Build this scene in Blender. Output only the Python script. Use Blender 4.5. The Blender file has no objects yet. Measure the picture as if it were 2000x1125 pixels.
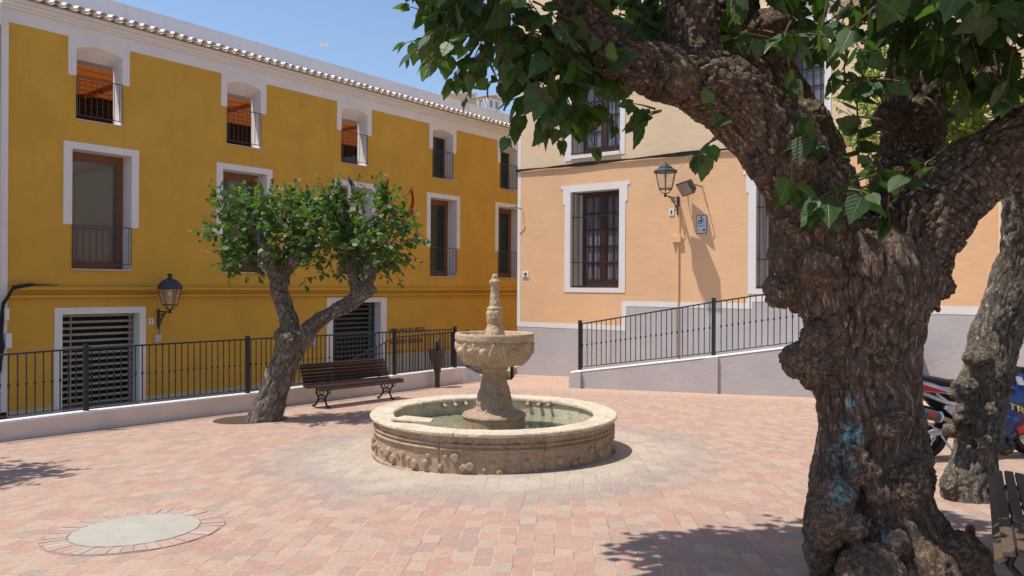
import bpy, bmesh, math, random
import numpy as np
from mathutils import Vector, Matrix
random.seed(7); rng = np.random.default_rng(7)
S = bpy.context.scene
COL = S.collection
rad = math.radians
# ---------------------------------------------------------------- camera, world, sun, exposure
ROLL = .006; PIT = .001; F = 1500.
RT = np.array([math.cos(ROLL), 0, math.sin(ROLL)]); FW = np.array([0, math.cos(PIT), -math.sin(PIT)])
UP = np.cross(RT, FW); EYE = np.array([0, 0, 1.7])
cam = bpy.data.cameras.new('camera'); co = bpy.data.objects.new('camera', cam); COL.objects.link(co)
cam.lens = 27.0; cam.sensor_width = 36; cam.clip_start = .05; cam.clip_end = 3000
M4 = Matrix.Identity(4)
for i in range(3):
    M4[i][0] = RT[i]; M4[i][1] = UP[i]; M4[i][2] = -FW[i]; M4[i][3] = EYE[i]
co.matrix_world = M4; S.camera = co
SUN = np.array([-1.09, -.199, 2.57]); SUN /= np.linalg.norm(SUN)
W = bpy.data.worlds.new('World'); S.world = W; W.use_nodes = True
wn = W.node_tree.nodes; wl = W.node_tree.links; bgn = wn['Background']
sky = wn.new('ShaderNodeTexSky'); sky.sky_type = 'NISHITA'; sky.sun_disc = False
sky.sun_elevation = math.asin(SUN[2]); sky.sun_rotation = math.atan2(SUN[0], SUN[1])
sky.air_density = 1.0; sky.dust_density = .6; sky.ozone_density = 2.0
wl.new(sky.outputs[0], bgn.inputs[0]); bgn.inputs[1].default_value = .148
sl = bpy.data.lights.new('sun', 'SUN'); sl.energy = 4.4; sl.angle = rad(.55); sl.color = (1, .955, .88)
so = bpy.data.objects.new('sun', sl); COL.objects.link(so)
so.rotation_euler = Vector(SUN).to_track_quat('Z', 'Y').to_euler()
S.view_settings.view_transform = 'Standard'; S.view_settings.look = 'None'
S.view_settings.exposure = 0.2; S.view_settings.gamma = 1
S.render.engine = 'CYCLES'
S.cycles.max_bounces = 8; S.cycles.diffuse_bounces = 5; S.cycles.transmission_bounces = 6; S.cycles.transparent_max_bounces = 8
# ---------------------------------------------------------------- projection helpers (survey of the place)
def ray(px, py): return FW + (px-1000)/F*RT - (py-562.5)/F*UP
def on_plane(px, py, P, n):
    d = ray(px, py); t = np.dot(np.array(P)-EYE, n)/np.dot(d, n); return EYE+t*d
def ground(px, py): return on_plane(px, py, (0, 0, 0), (-.02, .04, 1))
def at(px, py, Y):
    d = ray(px, py); return EYE + d*(Y/d[1])
def gz(x, y): return -.04*y+.02*x
def unit(v): v = np.array(v, float); return v/np.linalg.norm(v)
ZV = np.array([0, 0, 1.])
# ---------------------------------------------------------------- mesh builder
def frames(path):
    P = np.array(path, float); n = len(P); T = np.zeros_like(P)
    T[1:-1] = P[2:]-P[:-2]; T[0] = P[1]-P[0]; T[-1] = P[-1]-P[-2]
    T /= np.linalg.norm(T, axis=1)[:, None]+1e-12
    a = np.array([0, 0, 1.]) if abs(T[0][2]) < .9 else np.array([1., 0, 0])
    N = np.zeros_like(P); N[0] = unit(a-T[0]*np.dot(a, T[0]))
    for i in range(1, n):
        v = N[i-1]-T[i]*np.dot(N[i-1], T[i]); N[i] = unit(v)
    return P, T, N, np.cross(T, N)
class MB:
    def __init__(s): s.v = []; s.f = []; s.m = []
    def add(s, vs, fs, mi=0):
        o = len(s.v); s.v.extend([tuple(float(c) for c in p) for p in vs])
        s.f.extend([tuple(i+o for i in f) for f in fs]); s.m.extend([mi]*len(fs)); return s
    def quad(s, a, b, c, d, mi=0): return s.add([a, b, c, d], [(0, 1, 2, 3)], mi)
    def hexa(s, b4, t4, mi=0):
        return s.add(list(b4)+list(t4), [(3, 2, 1, 0), (4, 5, 6, 7), (0, 1, 5, 4), (1, 2, 6, 5), (2, 3, 7, 6), (3, 0, 4, 7)], mi)
    def box(s, c, ax, ay, az, mi=0):          # centre and half-axes
        c, ax, ay, az = [np.array(q, float) for q in (c, ax, ay, az)]
        b = [c-ax-ay-az, c+ax-ay-az, c+ax+ay-az, c-ax+ay-az]; return s.hexa(b, [p+2*az for p in b], mi)
    def abox(s, x0, x1, y0, y1, z0, z1, mi=0):
        return s.hexa([(x0, y0, z0), (x1, y0, z0), (x1, y1, z0), (x0, y1, z0)], [(x0, y0, z1), (x1, y0, z1), (x1, y1, z1), (x0, y1, z1)], mi)
    def tube(s, path, r, n=8, cap=True, mi=0):
        P, T, N, B = frames(path); k = len(P); R = np.full(k, r, float) if np.isscalar(r) else np.array(r, float)
        o = []
        for i in range(k):
            for j in range(n):
                a = 2*math.pi*j/n; o.append(P[i]+R[i]*(math.cos(a)*N[i]+math.sin(a)*B[i]))
        f = [(i*n+j, i*n+(j+1) % n, (i+1)*n+(j+1) % n, (i+1)*n+j) for i in range(k-1) for j in range(n)]
        if cap: f += [tuple(range(n-1, -1, -1)), tuple((k-1)*n+j for j in range(n))]
        return s.add(o, f, mi)
    def lathe(s, prof, c=(0, 0, 0), n=32, mi=0, cap=True, ph=0):
        o = []; k = len(prof)
        for r, z in prof:
            for j in range(n):
                a = 2*math.pi*j/n+ph; o.append((c[0]+r*math.cos(a), c[1]+r*math.sin(a), c[2]+z))
        f = [(i*n+j, i*n+(j+1) % n, (i+1)*n+(j+1) % n, (i+1)*n+j) for i in range(k-1) for j in range(n)]
        if cap:
            if prof[0][0] > 1e-4: f.append(tuple(range(n-1, -1, -1)))
            if prof[-1][0] > 1e-4: f.append(tuple((k-1)*n+j for j in range(n)))
        return s.add(o, f, mi)
    def ball(s, c, r, n=12, m=8, sc=(1, 1, 1), mi=0):
        o = []; c = np.array(c, float)
        for i in range(m+1):
            t = math.pi*i/m
            for j in range(n):
                a = 2*math.pi*j/n
                o.append(c+r*np.array([math.sin(t)*math.cos(a)*sc[0], math.sin(t)*math.sin(a)*sc[1], -math.cos(t)*sc[2]]))
        return s.add(o, [(i*n+j, i*n+(j+1) % n, (i+1)*n+(j+1) % n, (i+1)*n+j) for i in range(m) for j in range(n)], mi)
    def prism(s, pts, off, mi=0):             # polygon of 3D points extruded by off
        pts = [np.array(p, float) for p in pts]; off = np.array(off, float); n = len(pts)
        fs = [tuple(range(n)), tuple(range(2*n-1, n-1, -1))]+[(j, (j+1) % n, (j+1) % n+n, j+n) for j in range(n)]
        return s.add(pts+[p+off for p in pts], fs, mi)
    def build(s, name, mat, parent=None, smooth=False, bevel=0, weld=False):
        me = bpy.data.meshes.new(name); me.from_pydata(s.v, [], s.f)
        for m_ in (mat if isinstance(mat, (list, tuple)) else [mat]): me.materials.append(m_)
        me.polygons.foreach_set('material_index', s.m)
        bm = bmesh.new(); bm.from_mesh(me)
        if weld: bmesh.ops.remove_doubles(bm, verts=bm.verts, dist=1e-5)
        bmesh.ops.recalc_face_normals(bm, faces=bm.faces)
        bm.to_mesh(me); bm.free()
        if smooth:
            me.polygons.foreach_set('use_smooth', [True]*len(me.polygons))
            if smooth != 'all': me.set_sharp_from_angle(angle=rad(40))
        o = bpy.data.objects.new(name, me); COL.objects.link(o)
        if bevel:
            b = o.modifiers.new('bevel', 'BEVEL'); b.width = bevel; b.segments = 2; b.limit_method = 'ANGLE'; b.angle_limit = rad(40)
        if parent: put(o, parent)
        return o
def put(o, parent):
    o.parent = parent
    o.matrix_parent_inverse = Matrix.LocRotScale(parent.location, parent.rotation_euler, parent.scale).inverted()
def tag(o, label=None, cat=None, group=None, kind=None):
    if label: o['label'] = label
    if cat: o['category'] = cat
    if group: o['group'] = group
    if kind: o['kind'] = kind
    return o
def empty(name, loc, label, cat, group=None):
    o = bpy.data.objects.new(name, None); COL.objects.link(o); o.empty_display_size = .1
    o.location = tuple(float(c) for c in loc)
    return tag(o, label, cat, group)
def copy_tree(o, parent=None):
    c = o.copy(); COL.objects.link(c)
    if parent: c.parent = parent; c.matrix_parent_inverse = o.matrix_parent_inverse.copy()
    for ch in [q for q in bpy.data.objects if q.parent == o]: copy_tree(ch, c)
    return c
def raw_mesh(name, V, Fs, mat, parent=None, attrs=None, smooth=True):
    me = bpy.data.meshes.new(name); me.from_pydata(V.tolist() if hasattr(V, 'tolist') else V, [], Fs.tolist() if hasattr(Fs, 'tolist') else Fs)
    me.materials.append(mat)
    for k, a in (attrs or {}).items():
        a = np.asarray(a, dtype=np.float32)
        if a.ndim == 2: at_ = me.attributes.new(k, 'FLOAT_VECTOR', 'POINT'); at_.data.foreach_set('vector', a.ravel())
        else: at_ = me.attributes.new(k, 'FLOAT', 'POINT'); at_.data.foreach_set('value', a)
    if smooth: me.polygons.foreach_set('use_smooth', [True]*len(me.polygons))
    me.update()
    o = bpy.data.objects.new(name, me); COL.objects.link(o)
    if parent: put(o, parent)
    return o
# ---------------------------------------------------------------- numpy noise
_perm = rng.permutation(256); _perm = np.concatenate([_perm, _perm, _perm])
_g = rng.normal(size=(256, 3)); _g /= np.linalg.norm(_g, axis=1)[:, None]
def perlin(P):
    I = np.floor(P).astype(int); Fr = P-I; I &= 255; U = Fr**3*(Fr*(Fr*6-15)+10); r = 0
    for dx in (0, 1):
        for dy in (0, 1):
            for dz in (0, 1):
                h = _perm[_perm[_perm[(I[:, 0]+dx) & 255]+((I[:, 1]+dy) & 255)]+((I[:, 2]+dz) & 255)]
                g = _g[h]; d = (g*(Fr-np.array([dx, dy, dz]))).sum(1)
                w = (U[:, 0] if dx else 1-U[:, 0])*(U[:, 1] if dy else 1-U[:, 1])*(U[:, 2] if dz else 1-U[:, 2]); r = r+w*d
    return r
def fbm(P, o=3):
    return sum(perlin(P*2**i+i*7.3)/2**i for i in range(o))
def ridged(P, o=3):
    return sum((1-np.abs(perlin(P*2**i+i*5.1))*2.6)/2**i for i in range(o))/1.6
# ---------------------------------------------------------------- materials
class NT:
    def __init__(s, name):
        s.m = bpy.data.materials.new(name); s.m.use_nodes = True; s.t = s.m.node_tree; s.b = s.t.nodes['Principled BSDF']
        s.co = s.t.nodes.new('ShaderNodeNewGeometry').outputs['Position']; s.out = s.t.nodes['Material Output']
    def n(s, ty, **kw):
        nd = s.t.nodes.new(ty)
        for k, v in kw.items():
            if k in nd.inputs.keys():
                nd.inputs[k].default_value = v
            else: setattr(nd, k, v)
        return nd
    def L(s, a, b): s.t.links.new(a, b)
    def noise(s, sc, det=4, rough=.6, vec=None, dist=0):
        nd = s.n('ShaderNodeTexNoise', Scale=sc, Detail=det, Roughness=rough, Distortion=dist); s.L(vec or s.co, nd.inputs['Vector']); return nd.outputs['Fac']
    def ramp(s, fac, stops, interp='LINEAR'):
        r = s.n('ShaderNodeValToRGB'); cr = r.color_ramp; cr.interpolation = interp
        while len(cr.elements) < len(stops): cr.elements.new(.5)
        for e, (p, c) in zip(cr.elements, stops): e.position = p; e.color = (*c, 1) if len(c) == 3 else c
        s.L(fac, r.inputs[0]); return r.outputs[0]
    def mix(s, fac, a, b, mode='MIX'):
        m = s.n('ShaderNodeMix', data_type='RGBA', blend_type=mode)
        for v, i in ((fac, 0), (a, 6), (b, 7)):
            if isinstance(v, bpy.types.NodeSocket): s.L(v, m.inputs[i])
            else: m.inputs[i].default_value = v if i == 0 else (*v, 1)
        return m.outputs[2]
    def math(s, op, a, b=0, c=0, clamp=False):
        m = s.n('ShaderNodeMath', operation=op, use_clamp=clamp)
        for i, v in enumerate((a, b, c)):
            if isinstance(v, bpy.types.NodeSocket): s.L(v, m.inputs[i])
            else: m.inputs[i].default_value = v
        return m.outputs[0]
    def mapped(s, scale=(1, 1, 1), rot=(0, 0, 0), vec=None):
        m = s.n('ShaderNodeMapping'); m.inputs['Scale'].default_value = scale; m.inputs['Rotation'].default_value = rot
        s.L(vec or s.co, m.inputs[0]); return m.outputs[0]
    def attr(s, name, out='Fac'):
        a = s.n('ShaderNodeAttribute', attribute_name=name); return a.outputs[out]
    def bump(s, h, st=.3, d=.01, prev=None):
        b = s.n('ShaderNodeBump', Strength=st, Distance=d); s.L(h, b.inputs['Height'])
        if prev: s.L(prev, b.inputs['Normal'])
        s.L(b.outputs[0], s.b.inputs['Normal']); return b.outputs[0]
    def col(s, c):
        if isinstance(c, bpy.types.NodeSocket): s.L(c, s.b.inputs['Base Color'])
        else: s.b.inputs['Base Color'].default_value = (*c, 1)
    def p(s, **kw):
        for k, v in kw.items():
            k = k.replace('_', ' ')
            if isinstance(v, bpy.types.NodeSocket): s.L(v, s.b.inputs[k])
            else: s.b.inputs[k].default_value = v
        return s
def mul(c, k): return tuple(min(1, x*k) for x in c)
def paint(name, c, rough=.8, var=.12, sc=3, bump=.25, bsc=60, bd=.004, stain=0, stainc=(.25, .2, .15)):
    t = NT(name); n1 = t.noise(sc, 6, .65)
    cc = t.ramp(n1, [(.25, mul(c, 1-var)), (.5, c), (.78, mul(c, 1+var))])
    if stain:
        n2 = t.noise(1, 8, .7, vec=t.mapped((2.2, 2.2, .35)))
        cc = t.mix(t.math('MULTIPLY', t.math('MULTIPLY_ADD', n2, 4, -2.1, True), stain), cc, stainc)
        n3 = t.noise(11, 3, .5); cc = t.mix(t.math('MULTIPLY', t.math('GREATER_THAN', n3, .735), .35), cc, stainc)
    t.col(cc); t.p(Roughness=rough)
    if bump: t.bump(t.noise(bsc, 5, .6), bump, bd)
    return t.m
def stucco(name, c, var=.07, stain=.25, stainc=(.4, .3, .2), st=.16):
    t = NT(name); n1 = t.noise(1.3, 8, .6); cc = t.ramp(n1, [(.3, mul(c, 1-var)), (.55, c), (.75, mul(c, 1+var))])
    n2 = t.noise(1, 8, .7, vec=t.mapped((1.6, 1.6, .3)))
    cc = t.mix(t.math('MULTIPLY', t.math('MULTIPLY_ADD', n2, 4, -2.15, True), stain), cc, stainc)
    t.col(cc); t.p(Roughness=.88)
    n3 = t.noise(7, 4, .6); cc = t.mix(t.math('MULTIPLY', t.math('GREATER_THAN', n3, .70), .30), cc, mul(stainc, .75)); n4 = t.noise(.45, 6, .6); cc = t.mix(t.math('MULTIPLY_ADD', n4, 2.2, -1.05, True), cc, mul(c, .82)); t.col(cc)
    a = t.noise(3.6, 6, .6, vec=t.mapped((1, 1, 2.0)), dist=.35); b = t.bump(a, st, .05); t.bump(t.noise(70, 4, .6), .25, .004, b); return t.m
def metal(name, c, rough=.45, met=.0, var=.2):
    t = NT(name); n1 = t.noise(25, 5, .6); t.col(t.ramp(n1, [(.3, mul(c, 1-var)), (.7, mul(c, 1+var))]))
    t.p(Roughness=rough, Metallic=met); t.bump(t.noise(140, 3, .5), .12, .002); return t.m
def glass_dark(name, c, curtain=None, rough=.06):
    t = NT(name)
    if curtain:
        w = t.noise(6, 4, .6, vec=t.mapped((5, 5, .12))); t.col(t.ramp(w, [(.38, c), (.62, curtain)]))
    else: t.col(t.ramp(t.noise(1.5, 3, .5), [(.35, mul(c, .7)), (.7, mul(c, 1.4))]))
    t.p(Roughness=rough, IOR=1.5, Coat_Weight=.3, Coat_Roughness=.03); return t.m
def wood(name, c, axis=(12, 12, 1.2), rough=.55):
    t = NT(name); n1 = t.noise(6, 6, .65, vec=t.mapped(axis)); t.col(t.ramp(n1, [(.3, mul(c, .6)), (.5, c), (.75, mul(c, 1.4))]))
    t.p(Roughness=rough); t.bump(n1, .3, .003); return t.m
M = {}
M['yellow'] = stucco('yellow_render', (.62, .335, .042), .09, .5, (.40, .22, .035), .12)
M['white'] = paint('white_paint', (.74, .69, .66), .8, .05, 2, .2, 40, .006, .15, (.5, .42, .36))
M['parapet'] = paint('parapet_paint', (.72, .71, .75), .85, .06, .7, .2, 40, .006, .35, (.4, .38, .36))
M['orange'] = stucco('orange_render', (.76, .46, .25), .05, .16, (.62, .36, .18))
M['cream'] = stucco('cream_render', (.72, .54, .345), .05, .16, (.6, .42, .25))
M['grey'] = stucco('grey_render', (.46, .42, .41), .07, .3, (.3, .26, .24))
M['plinth'] = paint('plinth_paint', (.50, .43, .36), .85, .1, 2, .3, 40, .006, .3)
M['redwall'] = stucco('red_render', (.30, .07, .05))
M['tile'] = paint('whitewashed_tile', (.74, .68, .62), .85, .18, 8, .4, 50, .006, .4, (.3, .17, .1))
M['winwood'] = wood('window_wood', (.20, .075, .03))
M['darkwood'] = wood('dark_window_wood', (.055, .018, .010), rough=.4)
t = NT('window_glass'); v_ = t.mapped((1.1, 1.1, .05)); t.col(t.mix(t.noise(1.3, 2, .4), t.ramp(t.noise(2.2, 2, .4, vec=v_), [(.46, (.045, .055, .058)), (.5, (.10, .10, .09))]), (.07, .075, .075))); t.p(Roughness=.06, IOR=1.5, Coat_Weight=.5, Coat_Roughness=.03); M['pane'] = t.m  # painted tone steps stand in for reflections and curtains
M['pane2'] = glass_dark('curtained_glass', (.05, .055, .07), (.20, .20, .215))
M['panegreen'] = glass_dark('dark_green_glass', (.008, .018, .015))
M['iron'] = metal('black_iron', (.012, .012, .013), .5)
M['iron2'] = metal('grey_iron', (.055, .055, .06), .5)
M['lampiron'] = metal('lamp_iron', (.030, .040, .048), .45)
M['steel'] = metal('steel', (.42, .42, .42), .35, .8)
M['shutter'] = metal('shutter_bar', (.30, .27, .22), .5, .3)
M['black'] = paint('dark_interior', (.006, .006, .007), .7, .2, 3, 0)
M['wallwhite'] = paint('low_wall_paint', (.70, .60, .53), .85, .07, 3, .35, 30, .008, .3, (.5, .38, .3))
M['rimwhite'] = paint('coping_paint', (.82, .79, .75), .85, .06, 5, .4, 30, .008, .2, (.5, .42, .36))
M['street'] = paint('street_paving', (.30, .26, .23), .9, .15, 1.2, .4, 20, .01)
M['orangewood'] = None
t = NT('pergola_reed'); w = t.noise(3, 5, .6, vec=t.mapped((1, 1, 1))); t.col(t.ramp(w, [(.3, (.50, .24, .07)), (.7, (.75, .42, .16))])); t.p(Roughness=.7)
tr = t.n('ShaderNodeBsdfTranslucent'); tr.inputs[0].default_value = (.78, .42, .18, 1); mx = t.n('ShaderNodeMixShader'); mx.inputs[0].default_value = .42
t.L(t.b.outputs[0], mx.inputs[1]); t.L(tr.outputs[0], mx.inputs[2]); t.L(mx.outputs[0], t.out.inputs[0]); M['reed'] = t.m
# stone of the fountain
def stone(name, c1, c2, c3, wet=False, bmp=.6):
    t = NT(name); n1 = t.noise(5, 8, .7); n2 = t.noise(28, 6, .65)
    cc = t.ramp(n1, [(.28, c3), (.48, c1), (.72, c2)]); cc = t.mix(.38, cc, t.ramp(n2, [(.3, mul(c3, .75)), (.7, mul(c2, 1.05))]))
    n3 = t.noise(1, 7, .7, vec=t.mapped((9, 9, 1.2))); cc = t.mix(t.math('MULTIPLY', t.math('MULTIPLY_ADD', n3, 5, -2.7, True), .55), cc, mul(c3, .55))
    v = t.n('ShaderNodeTexVoronoi', Scale=55.0); t.L(t.co, v.inputs['Vector'])
    pit = t.math('LESS_THAN', v.outputs['Distance'], .22); cc = t.mix(t.math('MULTIPLY', pit, .35), cc, mul(c3, .5))
    t.col(cc); t.p(Roughness=.9)
    b = t.bump(t.noise(16, 8, .7), bmp, .03); t.bump(t.noise(95, 5, .7), .45, .006, b); return t.m
M['stone'] = stone('fountain_stone', (.38, .255, .165), (.52, .385, .26), (.23, .14, .085))
M['rimstone'] = stone('rim_limestone', (.60, .50, .37), (.72, .62, .48), (.36, .27, .17), bmp=.35)
M['bowlstone'] = stone('bowl_stone', (.50, .36, .225), (.64, .49, .34), (.29, .18, .10))
M['innerstone'] = stone('inner_stone', (.60, .55, .40), (.70, .66, .52), (.36, .32, .2))
t = NT('fountain_water'); t.col(t.ramp(t.noise(2.2, 5, .6), [(.3, (.19, .19, .11)), (.7, (.33, .30, .20))])); t.p(Roughness=.03, IOR=1.33, Specular_IOR_Level=.8); t.bump(t.noise(9, 3, .5, dist=.5), .06, .01); M['water'] = t.m
# brick paving
def paving():
    t = NT('brick_paving'); FC = (-.22, 9.87, 0)
    wob = t.n('ShaderNodeTexNoise', Scale=1.1, Detail=2.0); t.L(t.co, wob.inputs['Vector'])
    vm = t.n('ShaderNodeVectorMath', operation='MULTIPLY_ADD'); vm.inputs[1].default_value = (.05, .05, 0); t.L(wob.outputs['Color'], vm.inputs[0]); t.L(t.co, vm.inputs[2])
    mp = t.mapped((1, 1, 0), (0, 0, rad(90+3.5)), vm.outputs[0])
    def brick(vec, m=.008, seedoff=0):
        b = t.n('ShaderNodeTexBrick', Scale=1.0); b.inputs['Brick Width'].default_value = .215; b.inputs['Row Height'].default_value = .145
        b.inputs['Mortar Size'].default_value = m*.8; b.inputs['Mortar Smooth'].default_value = .25; b.inputs['Bias'].default_value = 0
        b.inputs['Color1'].default_value = (0, 0, 0, 1); b.inputs['Color2'].default_value = (1, 1, 1, 1); b.inputs['Mortar'].default_value = (.5, .5, .5, 1)
        t.L(vec, b.inputs['Vector']); return b
    b1 = brick(mp)
    rnd = b1.outputs['Color']
    area = t.noise(.5, 3, .5)
    f = t.math('ADD', rnd, t.math('MULTIPLY_ADD', area, .9, -.45), clamp=True)
    tone = t.ramp(f, [(0, (.31, .215, .175)), (.18, (.40, .20, .145)), (.4, (.43, .24, .165)), (.62, (.44, .285, .195)), (.82, (.46, .335, .23)), (1, (.29, .235, .19))])
    # cream ring of pavers round the fountain
    sub = t.n('ShaderNodeVectorMath', operation='DISTANCE'); sub.inputs[1].default_value = (-.22, 9.87, -.39); t.L(t.co, sub.inputs[0])
    dn = t.math('ADD', sub.outputs['Value'], t.math('MULTIPLY_ADD', rnd, .32, -.16)); dn = t.math('ADD', dn, t.math('MULTIPLY_ADD', t.noise(1.7, 3), 1.1, -.55))
    cream = t.math('SUBTRACT', 1, t.math('MULTIPLY_ADD', dn, 2.6, -5.35, True), clamp=True)
    greyr = t.math('SUBTRACT', 1, t.math('MULTIPLY_ADD', dn, 2.0, -5.1, True), clamp=True)
    ct = t.ramp(rnd, [(0, (.44, .385, .29)), (.5, (.52, .45, .34)), (1, (.36, .325, .265))])
    gt = t.ramp(rnd, [(0, (.22, .20, .18)), (.5, (.28, .25, .215)), (1, (.38, .30, .25))])
    cc = tone
    # plainer peach paving along the grey building
    sp = t.n('ShaderNodeSeparateXYZ'); t.L(t.co, sp.inputs[0])
    far = t.math('MULTIPLY_ADD', t.math('ADD', sp.outputs[1], t.math('MULTIPLY', sp.outputs[0], .62)), 1.2, -21.6, True)
    cc = t.mix(t.math('MULTIPLY', far, .75), cc, (.56, .36, .245))
    # dust, grain, stains
    cc = t.mix(t.math('MULTIPLY_ADD', t.noise(.9, 6, .65), 1.0, -.50, True), cc, (.42, .29, .23))
    cc = t.mix(t.math('MULTIPLY', greyr, .9), cc, gt); cc = t.mix(t.math('MULTIPLY', cream, .92), cc, ct)
    cc = t.mix(.42, cc, t.ramp(t.noise(45, 6, .75), [(.3, (.17, .11, .09)), (.5, (.40, .28, .23)), (.72, (.58, .45, .37))]))
    st = t.math('MULTIPLY_ADD', t.noise(2.6, 8, .75), 7, -4.35, True); cc = t.mix(t.math('MULTIPLY', st, .45), cc, (.28, .22, .2))
    mort = t.ramp(t.noise(3, 3), [(.42, (.20, .14, .11)), (.58, (.52, .42, .34))])
    cc = t.mix(t.math('MULTIPLY', b1.outputs['Fac'], .5), cc, mort)
    t.col(cc); t.p(Roughness=.85)
    b = t.bump(t.math('SUBTRACT', 1, b1.outputs['Fac']), .5, .008)
    b = t.bump(rnd, .5, .006, b)
    t.bump(t.noise(38, 7, .75), .5, .008, b); return t.m
M['paving'] = paving()
def bark(name, c1, c2, c3, paintmask=False):
    t = NT(name); v = t.attr('bark', 'Vector'); burl = t.attr('burl'); cre = t.attr('crev')
    w = t.n('ShaderNodeTexNoise', Scale=9.0, Detail=4.0); t.L(v, w.inputs['Vector'])
    vm = t.n('ShaderNodeVectorMath', operation='MULTIPLY_ADD'); vm.inputs[1].default_value = (.05, .05, .05); t.L(w.outputs['Color'], vm.inputs[0]); t.L(v, vm.inputs[2])
    n1 = t.noise(38, 7, .7, vec=vm.outputs[0]); n2 = t.noise(3.0, 5, .6); n3 = t.noise(60, 6, .7)
    ck = lambda sc_, k_: t.math('MULTIPLY', t.math('ABSOLUTE', t.math('SUBTRACT', t.noise(sc_, 5, .62, vec=vm.outputs[0]), .5)), k_, clamp=True)
    crack = t.math('MULTIPLY', t.math('POWER', ck(21, 13), .8), t.math('MULTIPLY_ADD', ck(52, 14), .6, .4))
    cc = t.ramp(n1, [(.25, mul(c1, .62)), (.5, c1), (.75, c2)])
    cc = t.mix(t.math('MULTIPLY_ADD', n2, 2.0, -.75, True), cc, t.ramp(n3, [(.3, mul(c1, .9)), (.7, mul(c2, 1.15))]))
    cc = t.mix(t.math('MULTIPLY', t.math('SUBTRACT', 1, crack), .85), cc, mul(c3, .45))
    cc = t.mix(t.math('MULTIPLY', t.math('SUBTRACT', 1, cre), .8, clamp=True), cc, mul(c3, .5))
    bc = t.ramp(t.noise(14, 7, .7, dist=1.2), [(.3, mul(c3, 1.3)), (.45, mul(c1, 1.1)), (.6, (.46, .31, .18)), (.75, (.36, .19, .10))])
    cc = t.mix(t.math('MULTIPLY', burl, .8), cc, bc)
    wv = t.n('ShaderNodeVectorMath', operation='MULTIPLY_ADD'); wv.inputs[1].default_value = (.10, .10, .10); t.L(w.outputs['Color'], wv.inputs[0]); t.L(t.co, wv.inputs[2])
    ick = t.math('MULTIPLY', t.math('ABSOLUTE', t.math('SUBTRACT', t.noise(17, 6, .66, vec=wv.outputs[0]), .5)), 13, clamp=True)
    cc = t.mix(t.math('MULTIPLY', t.math('MULTIPLY', t.math('SUBTRACT', 1, ick), burl), .85), cc, mul(c3, .5))
    if paintmask:
        pm = t.math('MULTIPLY', t.attr('paint'), t.math('MULTIPLY_ADD', t.noise(24, 5, .75), 14, -6.6, True), clamp=True); cc = t.mix(pm, cc, (.26, .60, .70))
    t.col(cc); t.p(Roughness=.9)
    h = t.math('ADD', t.math('MULTIPLY', n1, .6), t.math('MULTIPLY', crack, .8)); h = t.math('ADD', h, t.math('MULTIPLY', t.math('MULTIPLY', ick, burl), .6))
    b = t.bump(h, 1.0, .025); t.bump(n3, .5, .006, b); return t.m
M['bark'] = bark('mulberry_bark', (.31, .205, .145), (.52, .385, .28), (.085, .052, .036), True)
M['bark2'] = bark('pale_bark', (.36, .295, .235), (.58, .49, .40), (.11, .08, .06))
M['twig'] = paint('twig_bark', (.11, .075, .04), .8, .2, 20, .3)
def leafmat(name, ramp_, trans, tf=.32, rough=.36):
    t = NT(name); r = t.attr('lr'); cc = t.ramp(r, ramp_)
    luv = t.n('ShaderNodeSeparateXYZ'); t.L(t.attr('luv', 'Vector'), luv.inputs[0]); ax_ = t.math('ABSOLUTE', luv.outputs[0]); mid = t.math('SUBTRACT', 1, t.math('MULTIPLY', ax_, 38), clamp=True)
    sv = t.math('SUBTRACT', t.math('ABSOLUTE', t.math('SUBTRACT', t.math('FRACT', t.math('MULTIPLY', t.math('SUBTRACT', luv.outputs[1], t.math('MULTIPLY', ax_, .8)), 6)), .5)), .40); sv = t.math('MULTIPLY', sv, 8, clamp=True)
    vein = t.math('MAXIMUM', mid, t.math('MULTIPLY', sv, .6)); cc = t.mix(t.math('MULTIPLY', vein, .55), cc, t.mix(.5, cc, (.20, .26, .09))); cc = t.mix(.25, cc, t.ramp(t.noise(30, 3), [(.3, (.02, .05, .01)), (.7, (.1, .18, .03))]))
    t.col(cc); t.p(Roughness=rough, Specular_IOR_Level=.55)
    t.bump(t.math('SUBTRACT', 1, vein), .5, .004)
    tr = t.n('ShaderNodeBsdfTranslucent'); t.L(t.mix(1, cc, trans, 'MULTIPLY'), tr.inputs[0])
    mx = t.n('ShaderNodeMixShader'); mx.inputs[0].default_value = tf; t.L(t.b.outputs[0], mx.inputs[1]); t.L(tr.outputs[0], mx.inputs[2]); t.L(mx.outputs[0], t.out.inputs[0]); return t.m
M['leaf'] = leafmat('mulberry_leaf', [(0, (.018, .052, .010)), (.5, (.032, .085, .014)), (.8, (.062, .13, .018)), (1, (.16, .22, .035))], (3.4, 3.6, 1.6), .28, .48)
M['leafbig'] = leafmat('shaded_mulberry_leaf', [(0, (.010, .030, .008)), (.5, (.017, .047, .010)), (.8, (.034, .078, .013)), (1, (.10, .15, .025))], (3.4, 3.8, 1.6), .24, .44)  # mulberry leaf darkened, shade of the thick crown put into its colour
M['leaf2'] = leafmat('pale_leaf', [(0, (.12, .19, .025)), (.5, (.19, .26, .04)), (1, (.30, .36, .06))], (2.6, 2.6, 1.6), .4, .45)
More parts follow.
